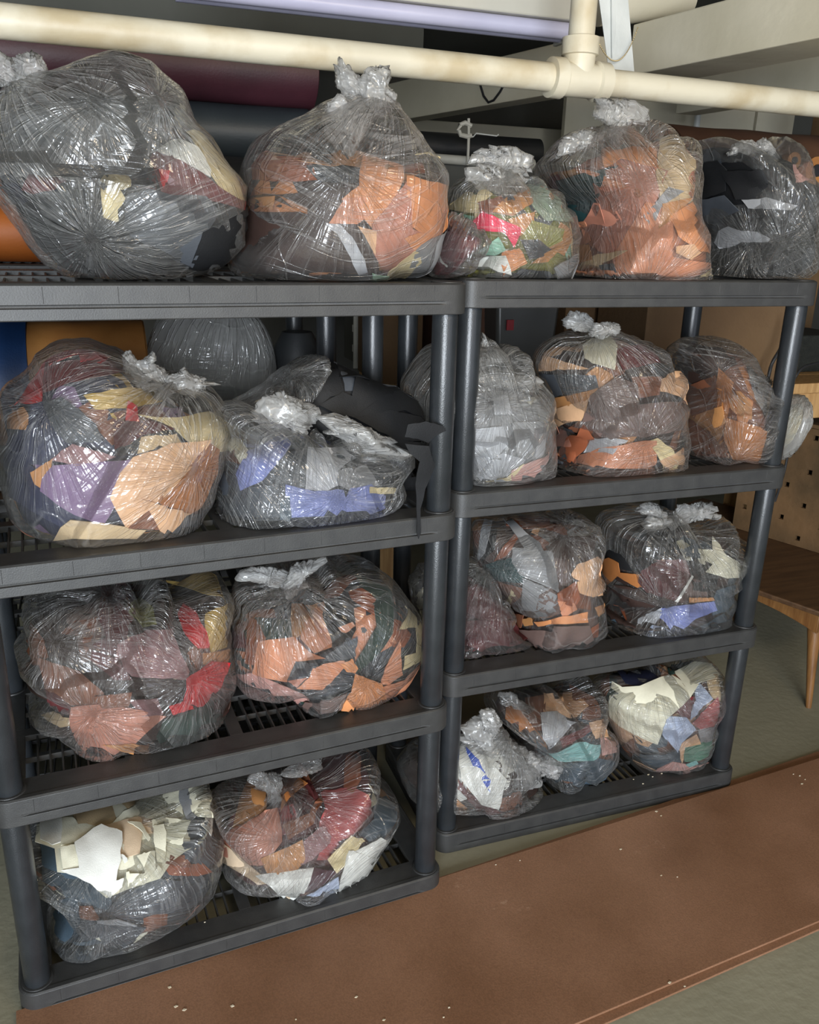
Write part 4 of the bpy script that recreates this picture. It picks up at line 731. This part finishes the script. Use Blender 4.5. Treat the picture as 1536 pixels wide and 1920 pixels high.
# strip lamp
lamp = empty('strip_lamp', V3(at(760, 30, Y=.74))); tag(lamp, 'long strip lamp with a lilac tube guard under the ceiling', 'lamp')
l0, l1 = V3(at(330, -36, Y=.74)), V3(at(1062, 48, Y=.74)); dl = (l1 - l0).normalized()
prt('housing', lambda q: q.prism([l0 + Vector((0, -.045, .004)), l0 + Vector((0, .07, .004)), l0 + Vector((0, .05, .12)), l0 + Vector((0, -.03, .12))], l1 - l0), M['fixture'], lamp, .004)
prt('tube_guard', lambda q: (q.cyl(l0 - Vector((0, .02, .018)), l1 - Vector((0, .02, .018)), .021, n=24), q.cyl(l0 - Vector((0, -.035, .016)), l1 - Vector((0, -.035, .016)), .02, n=24)), M['lens'], lamp)
prt('end_cap', lambda q: q.prism([l1 + Vector((0, -.05, -.04)), l1 + Vector((0, .07, -.04)), l1 + Vector((0, .07, .12)), l1 + Vector((0, -.05, .12))], dl * .012), M['fixture'], lamp, .002)
# the mark printed on the lamp housing (characters as far as they can be read)
# bead chain hanging in a loop from the lamp to the beam
c0, c1_ = at(1118, 68, Y=.58), at(1196, 52, Y=.56); n = 46; q = MB(); cp = []
for k in range(n + 1):
    t = k / n; x, y = 1118 + (1196 - 1118) * t, 68 + (52 - 68) * t + 4 * 54 * t * (1 - t); cp.append(at(x, y, Y=.575))
q.tube(cp, .0009, 6)
for k in range(0, n + 1): 
    c = Vector(cp[k]); q.lathe(c - Vector((0, 0, .0018)), c + Vector((0, 0, .0018)), [(0, .0006), (.3, .0018), (.7, .0018), (1, .0006)], 8)
tag(q.build('bead_chain', M['chain'], None, 0, True), 'thin bead chain sagging in a loop in front of the steel hanger', 'chain')
# black cable under the middle beam
nb_ = np.array([(b2 - b1).y, -(b2 - b1).x, 0]); nb_ /= np.linalg.norm(nb_); nb_ *= np.sign(nb_ @ (C0 - np.array(b1)))
def at_beam(x, y):
    d = CMN @ np.array([(x - 768) / FPX, -(y - 960) / FPX, -1.0]); return C0 + d * ((np.array(b1) + nb_ * .0046 - C0) @ nb_) / (d @ nb_)
pp = [at_beam(x, y) for x, y in ((893, 120), (898, 150), (907, 180), (916, 192), (926, 188), (938, 172), (960, 130))]
q = MB(); q.tube(pp, .0042, 8); tag(q.build('cable', M['rubber'], None, 0, True), 'black cable sagging in a V below the pipe, against the white beam', 'cable')
# ------------------------------------------------------------------ leather rolls stacked on the hidden unit
def roll(a, b, r, m, name, label, cat='roll', core=None, group=None, rag=.006, seed=1):
    a, b = V3(a), V3(b); e = empty(name, a); tag(e, label, cat, group); L = (b - a).length; d = (b - a).normalized(); u_ = d.orthogonal().normalized(); w_ = d.cross(u_)
    V = []; n = 48; m_ = 10
    for j in range(m_ + 1):
        for k in range(n):
            t = 2 * math.pi * k / n; rr = r * (1 + .02 * math.sin(3 * t + seed) + .012 * math.sin(j * 1.3 + seed)); V.append(a + d * (L * j / m_) + u_ * rr * math.cos(t) + w_ * rr * math.sin(t))
    F = [(j*n+k, j*n+(k+1) % n, (j+1)*n+(k+1) % n, (j+1)*n+k) for j in range(m_) for k in range(n)] + [tuple(range(n))[::-1], tuple(range(m_*n, m_*n+n))]
    o = mesh('hide', np.array([v - a for v in V]), F, m, e, True)
    try: o.data.set_sharp_from_angle(angle=.8)
    except Exception: pass
    # the visible spiral of the rolled edge at the right-hand end
    q = MB(); sp = []
    for k in range(90):
        t = k / 89; rr = r * (.97 - .75 * t); th = t * 6.28 * 4; sp.append(b - a + d * .002 + u_ * rr * math.cos(th) + w_ * rr * math.sin(th))
    q.tube(sp, r * .02, 5); q.build('rolled_edge', m, e, 0, True)
    return e
def hidemat(n, a, b, rough=.5): return surf(n, a, b, 6, rough, .2, 200, spec=.5, dist=.002)
mm = hidemat('maroon_hide', '3a1a22', '4a232c'); mt = hidemat('blue_grey_hide', '2a3034', '353c40'); mk = hidemat('black_hide', '1c1d1e', '26282a'); mo = hidemat('tan_hide', '8a5526', 'a8743c', .6); mc = hidemat('chestnut_hide', '4a2e1e', '5c3c26', .8); mo2 = hidemat('orange_hide', '8f4a18', 'a65a20', .6); mb = hidemat('blue_hide', '10284c', '1a3a66'); mg = hidemat('grey_hide', '4a4a46', '5a5a55')
yb = .62
U3 = (-1.036, .435)
roll((-1.1, .52, ZT[0] + .062), (-.14, .52, ZT[0] + .062), .06, mo2, 'leather_roll', 'orange-brown leather roll low behind the bags at the far left, top shelf', seed=2, group='leather rolls')
roll((-1.1, .66, ZT[0] + .066), (-.15, .66, ZT[0] + .066), .064, mg, 'leather_roll', 'grey leather roll behind the orange one, above the hidden shelf', seed=3, group='leather rolls')
roll((-1.1, .79, ZT[0] + .063), (-.13, .79, ZT[0] + .063), .061, mk, 'leather_roll', 'black leather roll furthest back on the hidden shelf', seed=4, group='leather rolls')
roll((-1.1, .58, ZT[0] + .179), (-.14, .58, ZT[0] + .179), .062, mk, 'leather_roll', 'black leather roll seen between the two biggest bags', seed=5, group='leather rolls')
roll((-1.1, .72, ZT[0] + .187), (-.16, .72, ZT[0] + .187), .066, mg, 'leather_roll', 'dark grey leather roll beside the black one in the stack', seed=6, group='leather rolls')
roll((-1.1, .65, ZT[0] + .300), (-.16, .65, ZT[0] + .300), .064, mt, 'leather_roll', 'blue-grey leather roll directly under the maroon roll', seed=7, group='leather rolls')
roll((-1.1, .65, ZT[0] + .437), (-.145, .65, ZT[0] + .437), .072, mm, 'leather_roll', 'thick maroon leather roll on top of the stack behind the pipe', seed=8, group='leather rolls')
z2 = ZT[1]
tr_ = roll((-.965, .66, z2 + .1585), (-.585, .66, z2 + .1585), .15, mo, 'leather_roll', 'fat tan leather roll with a blue band under the top left shelf', seed=9, group='leather rolls')
q = MB(); q.lathe((.055, 0, 0), (.12, 0, 0), [(0, .152), (.02, .1585), (.98, .1585), (1, .152)], 48); q.build('band', mb, tr_, 0, True)
# frosted plastic-wrapped roll to the right of it
q = MB(); fr = empty('wrapped_roll', (-.42, .64, z2)); tag(fr, 'grey roll wrapped in frosted plastic behind the left second shelf', 'roll', 'leather rolls')
P_ = []; D_, F_ = sphere(4); Pn = D_ * np.array([.165, .12, .18]) + np.array([0, 0, .188]); Pn = Pn + D_ * (ridge(Pn * 12, 7) * .006)[:, None]
o = mesh('plastic_wrap', Pn, F_, M['film'], fr); o.color = (.34, 0, 0, 1); fold_attrs(o.data, Pn, np.array([0, 0, .17]), np.array([.05, -.02, .4]), [], 5)
q.lathe((0, 0, .012), (0, 0, .12), [(0, .09), (.05, .105), (.95, .105), (1, .09)], 40); q.build('roll_core', mg, fr, 0, True)
roll((-.56, .50, z2 + .0455), (-.14, .50, z2 + .0455), .044, surf('dark_red_hide', '34130f', '451a14', 6, .6), 'leather_roll', 'dark red leather roll low behind the lavender-blue bag', seed=12, group='leather rolls')
q = MB(); q.lathe((-.19, .66, z2 + .001), (-.19, .66, z2 + .27), [(0, .07), (.4, .078), (.8, .07), (1, .04)], 36); tag(q.build('leather_bundle', mk, None, 0, True), 'upright black leather bundle standing behind the open black bag', 'bundle')
# ------------------------------------------------------------------ behind the right unit: workbench, boxes, basket
BZ = 1.0
wb = empty('workbench', (1.7, 1.2, 0)); tag(wb, 'rough pine workbench behind the right shelving unit', 'workbench')
bt = MB()
for k in range(5): 
    y = .74 + k * .17; b = MB(); b.box((.25, y + .002, BZ - .036), (2.7, y + .167, BZ)); o = b.build('plank', M['pine'], wb, .003); o.data.transform(Matrix.Translation(-wb.location))
for (a, b_) in (((.25, .75, BZ - .13), (2.7, .79, BZ - .037)), ((.25, 1.54, BZ - .13), (2.7, 1.58, BZ - .037))): prt('apron', lambda q: q.box(a, b_), M['pine'], wb, .003)
for x, y in ((.35, .80), (2.6, .80), (.35, 1.45), (2.6, 1.45), (at(1398, 945, Y=1.25)[0], 1.25)): prt('leg', lambda q: q.box((x - .05, y, 0), (x + .05, y + .085, BZ - .038)), M['pine'], wb, .003)
sx = at(1360, 580, Y=1.42)[0]; q = MB(); q.box((sx - .01, 1.42, BZ + .001), (sx + .075, 1.50, 1.46)); q.box((sx + .077, 1.42, BZ + .001), (sx + .15, 1.50, 1.46)); tag(q.build('wooden_post', M['pine'], None, .003), 'pale pine post standing on the workbench behind the right unit', 'post')
def carton(name, a, b, m, label, cat='box', group=None):
    e = empty(name, ((a[0] + b[0]) / 2, (a[1] + b[1]) / 2, a[2])); tag(e, label, cat, group)
    prt('box_body', lambda q: q.box(a, (b[0], b[1], b[2] - .004)), m, e, .003)
    prt('flap', lambda q: q.box((a[0], a[1], b[2] - .003), (b[0], (a[1] + b[1]) / 2 - .002, b[2])), m, e, .0008)
    prt('flap', lambda q: q.box((a[0], (a[1] + b[1]) / 2 + .002, b[2] - .003), (b[0], b[1], b[2])), m, e, .0008)
    return e
xa, xb = at(1060, 600, Y=1.15)[0], at(1340, 600, Y=1.15)[0]
carton('cardboard_box', (xa, 1.15, BZ + .001), (xb, 1.5, 1.42), M['carton'], 'wide cardboard box on the workbench under the top right shelf')
xa, xb = at(868, 600, Y=.95)[0], at(925, 600, Y=.95)[0]
carton('cardboard_box', (xa - .05, .95, BZ + .001), (xb, 1.2, 1.38), surf('brown_card', '4a2f20', '5a3a28', 4, .8), 'dark brown box beside the grey plastic tub')
xa, xb = at(930, 600, Y=.85)[0], at(1052, 600, Y=.85)[0]
tb = empty('storage_tub', ((xa + xb) / 2, 1.0, BZ)); tag(tb, 'grey translucent storage tub with a small red mark, behind the cloudy bag', 'tub')
tm = surf('smoky_plastic', '3c3c3a', '4a4a47', 3, .35, .05, 30)
prt('tub_body', lambda q: q.prism([(xa + .02, .86, BZ + .002), (xb - .02, .86, BZ + .002), (xb, .85, 1.33), (xa, .85, 1.33)], (0, .26, 0)), tm, tb, .012)
prt('lid', lambda q: q.box((xa - .01, .84, 1.331), (xb + .01, 1.13, 1.35)), tm, tb, .006)
rl = at(957, 612, Y=.845); prt('label', lambda q: q.box((rl[0] - .012, .8445, rl[2] - .012), (rl[0] + .012, .850, rl[2] + .02)), surf('red_label', '7a1c22', '8f2229', 3, .6), tb, 0)
xa, xb = at(780, 620, Y=.98)[0], at(866, 620, Y=.98)[0]
carton('cardboard_box', (xa - .1, 1.02, BZ + .001), (xb - .12, 1.3, 1.235), M['carton'], 'small cardboard box under the red box behind the front posts')
carton('cardboard_box', (xa - .12, 1.03, 1.236), (xb - .1, 1.28, 1.32), M['redbox'], 'flat dark red box lying on the small cardboard box')
# white slotted crate
cr = empty('slotted_crate', V3(at(735, 640, Y=1.45))); cr.location.z = BZ; tag(cr, 'white slotted plastic crate seen between the rear posts', 'crate')
xa, xb = at(668, 620, Y=1.35)[0], at(765, 620, Y=1.35)[0]
for k in range(8):
    x = xa + (xb - xa) * k / 7; prt('slat', lambda q: q.box((x - .009, 1.35, BZ + .001), (x + .009, 1.358, 1.30)), M['whiteplastic'], cr, .001)
for z in (BZ + .06, 1.13, 1.205, 1.28): prt('rail', lambda q: q.box((xa - .01, 1.36, z), (xb + .01, 1.368, z + .025)), M['whiteplastic'], cr, .001)
q = MB(); q.box((.20, 1.369, BZ + .001), (.34, 1.5, 1.2)); 
# wire basket with orange leather
bx0, bx1 = at(1424, 600, Y=1.3)[0], at(1500, 600, Y=1.3)[0]; bk = empty('wire_basket', ((bx0 + bx1) / 2, 1.4, BZ)); tag(bk, 'wire basket holding orange leather on the workbench, right of the pine post', 'basket')
for z in (BZ + .012, BZ + .10, BZ + .20): prt('wire', lambda q: q.tube([(bx0, 1.3, z), (bx1, 1.3, z), (bx1, 1.5, z), (bx0, 1.5, z), (bx0, 1.3, z)], .003, 6), M['rubber'], bk)
for k in range(7):
    x = bx0 + (bx1 - bx0) * k / 6; prt('wire', lambda q: q.tube([(x, 1.298, BZ + .005), (x, 1.298, BZ + .203)], .0022, 6), M['rubber'], bk)
D_, F_ = sphere(3); Pn = D_ * np.array([(bx1 - bx0) / 2 - .012, .085, .115]) + np.array([(bx0 + bx1) / 2, 1.4, BZ + .125]); Pn += D_ * (noise(Pn * 14, 3) * .02)[:, None]
o = mesh('leather_offcut_pile', Pn, F_, mo2, None); tag(o, 'orange leather crumpled inside the wire basket', 'leather')
xa = at(1486, 640, Y=.95)[0]; q = MB(); q.box((xa, .95, BZ + .001), (xa + .30, 1.2, 1.14)); tag(q.build('foam_block', M['block'], None, .008), 'black foam block on the workbench behind the right front post', 'block')
# small wooden drawer rail under the bench top, cables
for i, (pl_, lb) in enumerate((([(1478, 600), (1465, 650), (1445, 690), (1435, 760), (1430, 850), (1428, 930)], 'thick black cable hanging left of the right front post'), ([(1536, 680), (1505, 690), (1486, 720), (1478, 760), (1476, 860), (1450, 950)], 'black cable curving down right of the right front post'))):
    q = MB(); P = [V3(at(x, y, Y=.70)) for x, y in pl_]; sm_ = []
    for k in range(len(P) - 1):
        p0, p1, p2, p3 = P[max(k-1, 0)], P[k], P[k+1], P[min(k+2, len(P)-1)]
        for j in range(6):
            t = j / 6; sm_.append(.5 * ((2*p1) + (p2-p0)*t + (2*p0-5*p1+4*p2-p3)*t*t + (3*p1-p0-3*p2+p3)*t**3))
    q.tube(sm_, .006 if i == 0 else .0045, 8); tag(q.build('cable', M['rubber'], None, 0, True), lb, 'cable')
# big chestnut hide roll behind the black bag, on a stack of boxes
carton('cardboard_box', (1.0, .80, BZ + .001), (1.62, 1.10, 1.515), M['carton'], 'large cardboard box behind the black-filled bag at top right')
roll((1.03, .88, 1.668), (1.66, .88, 1.668), .15, mc, 'leather_roll', 'broad chestnut leather roll behind the black-filled bag at top right', seed=14, group='leather rolls')
# wrapped roll ends beside it
def rollend(px, py, y, r, label):
    c = at(px, py, Y=y); e = empty('wrapped_roll', V3(c)); tag(e, label, 'roll', 'leather rolls')
    prt('roll_core', lambda q: q.lathe((c[0], y, c[2]), (c[0] + .02, y + .3, c[2] - .02), [(0, r * .5), (0, r), (1, r)], 24), mo, e)
    prt('core_hole', lambda q: q.lathe((c[0], y - .003, c[2]), (c[0], y + .01, c[2]), [(0, r * .45), (1, r * .45)], 16), M['rubber'], e); return e
e = rollend(1490, 301, .47, .022, 'orange roll end poking from a plastic wrap at the top right')
q = MB(); q.box((1.15, .47, 1.55), (1.5, .76, 1.56)); 
rollend(1532, 320, .60, .04, 'yellow-orange roll cut by the right edge of the picture')
q = MB(); sx = at(1552, 250, Y=1.25)[0]; q.box((sx, 1.25, BZ + .001), (sx + .09, 1.34, 2.29)); tag(q.build('wooden_post', M['pegwood'], None, .003), 'brown wooden post at the upper right edge', 'post')
# pale boards on the wall above
for k, (x0, x1, lb) in enumerate(((1060, 1305, 'left'), (1312, 1415, 'middle'), (1420, 1490, 'right'))):
    pa, pb = at(x0, 225, Y=2.0), at(x1, 225, Y=2.0); q = MB(); q.box((pa[0], 2.0, 1.45), (pb[0], 2.03, 2.1)); struct(q.build('wall_panel', M['paint'], None, .003))
q = MB(); q.cyl((at(1307, 230, Y=1.9)[0], 1.9, 1.4), (at(1307, 230, Y=1.9)[0], 1.9, 2.3), .014, n=16); struct(q.build('trim_6', M['metal'], None, 0, True))
# hook and small pipe in the gap beyond
hk = empty('hanging_hook', V3(at(872, 262, Y=1.35))); tag(hk, 'grey metal hook hanging from the beam between the top shelf bags', 'hook')
X = lambda L, y=1.35: [V3(at(a, b, Y=y)) for a, b in L]
prt('hook_arm', lambda q: q.tube(X([(884, 236), (872, 230), (863, 234), (860, 244), (864, 253), (876, 256), (884, 254)]), .008, 8), M['whiteplastic'], hk)
prt('stem', lambda q: (q.tube(X([(879, 222), (879, 256), (877, 310)]), .005, 8)), M['whiteplastic'], hk)
prt('wire', lambda q: q.tube(X([(880, 258), (888, 256), (893, 250), (932, 255), (935, 252)]), .0025, 6), M['metal'], hk)
q = MB(); q.cyl(at(815, 297, Y=1.40), at(960, 308, Y=1.40), .016, n=20); q.cyl(at(950, 307, Y=1.40), at(1000, 310, Y=1.40), .021, n=20); tag(q.build('pipe', M['whiteplastic'], None, 0, True), 'thin grey pipe behind the small bag with the pink piece', 'pipe')
zr = at(860, 278, Y=1.55)[2]; q = MB(); q.cyl((.15, 1.55, zr), (.95, 1.55, zr), .05, n=24); tag(q.build('leather_roll', mk, None, 0, True), 'black roll in the gap behind the small bag on the top shelf', 'roll', 'leather rolls')
q = MB(); q.box((.2, 1.42, BZ + .001), (1.3, 1.62, zr - .0505)); tag(q.build('cupboard', M['wall'], None, .005), 'dark grey cupboard against the beam behind the top shelves', 'cupboard')
# ------------------------------------------------------------------ coffee table with the drilled wooden box on it
TZ = .36
tA, tB = V3(at(1380, 1092, Z=TZ)), V3(at(1545, 1150, Z=TZ)); td = (tB - tA); td.z = 0; td.normalize(); tn = Vector((-td.y, td.x, 0)); 
if tn.y < 0: tn = -tn
t0 = tA - td * .62; tw, tl = .78, .95
ct = empty('coffee_table', t0 + td * (tl / 2) + tn * (tw / 2)); ct.location.z = 0; tag(ct, 'low walnut table with tapered legs at the right edge', 'table')
def q4(a, b, c, d, z0, z1):
    f = lambda s, t, z: Vector((t0.x + td.x * s + tn.x * t, t0.y + td.y * s + tn.y * t, z)); return [f(a, b, z0), f(c, b, z0), f(c, d, z0), f(a, d, z0)]
def slab(q, a, b, c, d, z0, z1): q.prism(q4(a, b, c, d, z0, z1), (0, 0, z1 - z0))
prt('table_top', lambda q: slab(q, 0, 0, tl, tw, TZ - .018, TZ), M['oak'], ct, .004)
ft = V3(at(1502, 1286, Z=0)); 
def f3(s, t, z): return Vector((t0.x + td.x * s + tn.x * t, t0.y + td.y * s + tn.y * t, z))
sl = (V3(at(1514, 1136, Z=TZ - .02)) - t0).dot(td); tl_ = sl + .07; fs, ftt = (ft - t0).dot(td), (ft - t0).dot(tn); print('table', sl, tl, fs, ftt)
# curved apron along the front
for t_ in (.035, tw - .05):
    P = []; L0, L1 = .05, tl - .05
    for k in range(25):
        s = L0 + (L1 - L0) * k / 24; u_ = abs(k / 24 - .5) * 2; P.append(f3(s, t_, TZ - .019 - (.03 + .045 * u_ ** 3)))
    P += [f3(L1, t_, TZ - .019), f3(L0, t_, TZ - .019)]
    prt('apron', lambda q: q.prism(P, tn * .018), M['legwood'], ct, .002)
for s, t_, ds, dt in ((.08, .07, -.05, -.03), (tl - .08, .07, .05, -.03), (.08, tw - .07, -.05, .03), (tl - .08, tw - .07, .05, .03)):
    prt('leg', lambda q: q.lathe(f3(s + ds, t_ + dt, 0), f3(s, t_, TZ - .019), [(0, .009), (.6, .018), (.85, .024), (1, .022)], 20), M['legwood'], ct)
# drilled box: plywood panels with real square holes
pb = empty('drilled_box', f3(.72, .46, TZ)); tag(pb, 'stained plywood box drilled with rows of square holes, standing on the low table', 'box')
q = MB(); bx, by, bz = f3(.30, .52, TZ + .001), f3(1.15, .52, TZ + .001), .46; nx, nz, hs = 11, 7, .019; Lb = (by - bx).length
xs_ = [0]; 
for k in range(nx): c_ = Lb * (k + .5) / nx; xs_ += [c_ - hs / 2, c_ + hs / 2]
xs_.append(Lb); zs_ = [0]
for k in range(nz): c_ = bz * (k + .5) / nz; zs_ += [c_ - hs / 2, c_ + hs / 2]
zs_.append(bz)
for i in range(len(xs_) - 1):
    for j in range(len(zs_) - 1):
        if i % 2 == 1 and j % 2 == 1 and ((i + j) // 2) % 2 == 0: continue
        a = bx + td * xs_[i]; b = bx + td * xs_[i + 1]; z0, z1 = bx.z + zs_[j], bx.z + zs_[j + 1]
        q.prism([(a.x, a.y, z0), (b.x, b.y, z0), (b.x, b.y, z1), (a.x, a.y, z1)], tn * .015)
o = q.build('front_panel', M['pegwood'], pb); o.data.transform(Matrix.Translation(-pb.location))
prt('side_panel', lambda q: q.prism([bx + tn * .016, by + tn * .016, by + tn * .22, bx + tn * .22], (0, 0, .012)), M['pegwood'], pb)
prt('top_panel', lambda q: q.prism([bx + up * (bz + .001), by + up * (bz + .001), by + tn * .22 + up * (bz + .001), bx + tn * .22 + up * (bz + .001)], (0, 0, .015)), M['pegwood'], pb, .002)
prt('back_panel', lambda q: q.prism([bx + tn * .2 + up * .013, by + tn * .2 + up * .013, by + tn * .2 + up * bz, bx + tn * .2 + up * bz], tn * .015), M['rubber'], pb)
# ------------------------------------------------------------------ hardboard sheets on the floor
def sheet(z0, z1, e1, e2, w, L, label, s0=0):
    a, b = V3(at(*e1, Z=z1)), V3(at(*e2, Z=z1)); d = (b - a); d.z = 0; d.normalize(); n_ = Vector((d.y, -d.x, 0)); a = a + d * s0
    q = MB(); q.prism([(a.x, a.y, z0), (a.x + d.x * L, a.y + d.y * L, z0), (a.x + d.x * L + n_.x * w, a.y + d.y * L + n_.y * w, z0), (a.x + n_.x * w, a.y + n_.y * w, z0)], (0, 0, z1 - z0))
    o = q.build('hardboard_sheet', M['hardboard'], None, .0012); tag(o, label, 'board', 'hardboard sheets on the floor'); return o
sheet(.0005, .0060, (75, 1893), (1536, 1408), .455, 2.44, 'lowest brown hardboard sheet on the floor, showing past the far edge', 0)
sheet(.0065, .0120, (70, 1893), (1536, 1418), .475, 2.44, 'middle brown hardboard sheet, its front lip showing under the top sheet', 0)
sheet(.0125, .0180, (30, 1895), (1536, 1421), .455, 2.44, 'uppermost brown hardboard sheet, dusty and scuffed, in front of the shelves', 0)
# leather crumbs dropped on the sheets and shelf (each a tiny cut flake)
rs = random.Random(5); n = 0
for px, py, z in ((1358, 1456, .0182), (1362, 1460, .0182), (1231, 1522, .0182), (1240, 1530, .0182), (1164, 1593, .0182), (1270, 1645, .0182), (1240, 1642, .0182), (1500, 1455, .0182), (1510, 1462, .0182), (1504, 1470, .0182), (1488, 1452, .0182), (930, 1622, .0182), (975, 1614, .0182),
    (1256, 1843, .0182), (1284, 1850, .0182), (330, 1888, .0182), (346, 1894, .0182), (668, 1870, .0182), (436, 1887, .0182), (318, 1852, .0182), (842, 1890, .0182), (832, 1908, .0182), (555, 1912, .0182), (720, 1913, .0182), (1216, 1453, ZT[3]), (1224, 1457, ZT[3]), (1241, 1451, ZT[3]), (1206, 1470, ZT[3]), (1188, 1462, ZT[3]), (384, 1730, ZT[3])):
    c = at(px, py, Z=z); a = rs.random() * 6.28; s = rs.uniform(.0012, .0028); q = MB()
    q.prism([(c[0] + s * 1.6 * math.cos(a + t) , c[1] + s * math.sin(a + t), z + .0006) for t in (0, 1.4, 2.9, 4.4)], (0, 0, .0012)); o = q.build('leather_crumb', M['chip']); tag(o, 'tiny pale leather crumb lying on the brown hardboard' if z < .03 else 'tiny pale leather crumb lying on a bottom shelf', 'crumb', 'leather crumbs' if z < .03 else 'crumbs on the bottom shelves')
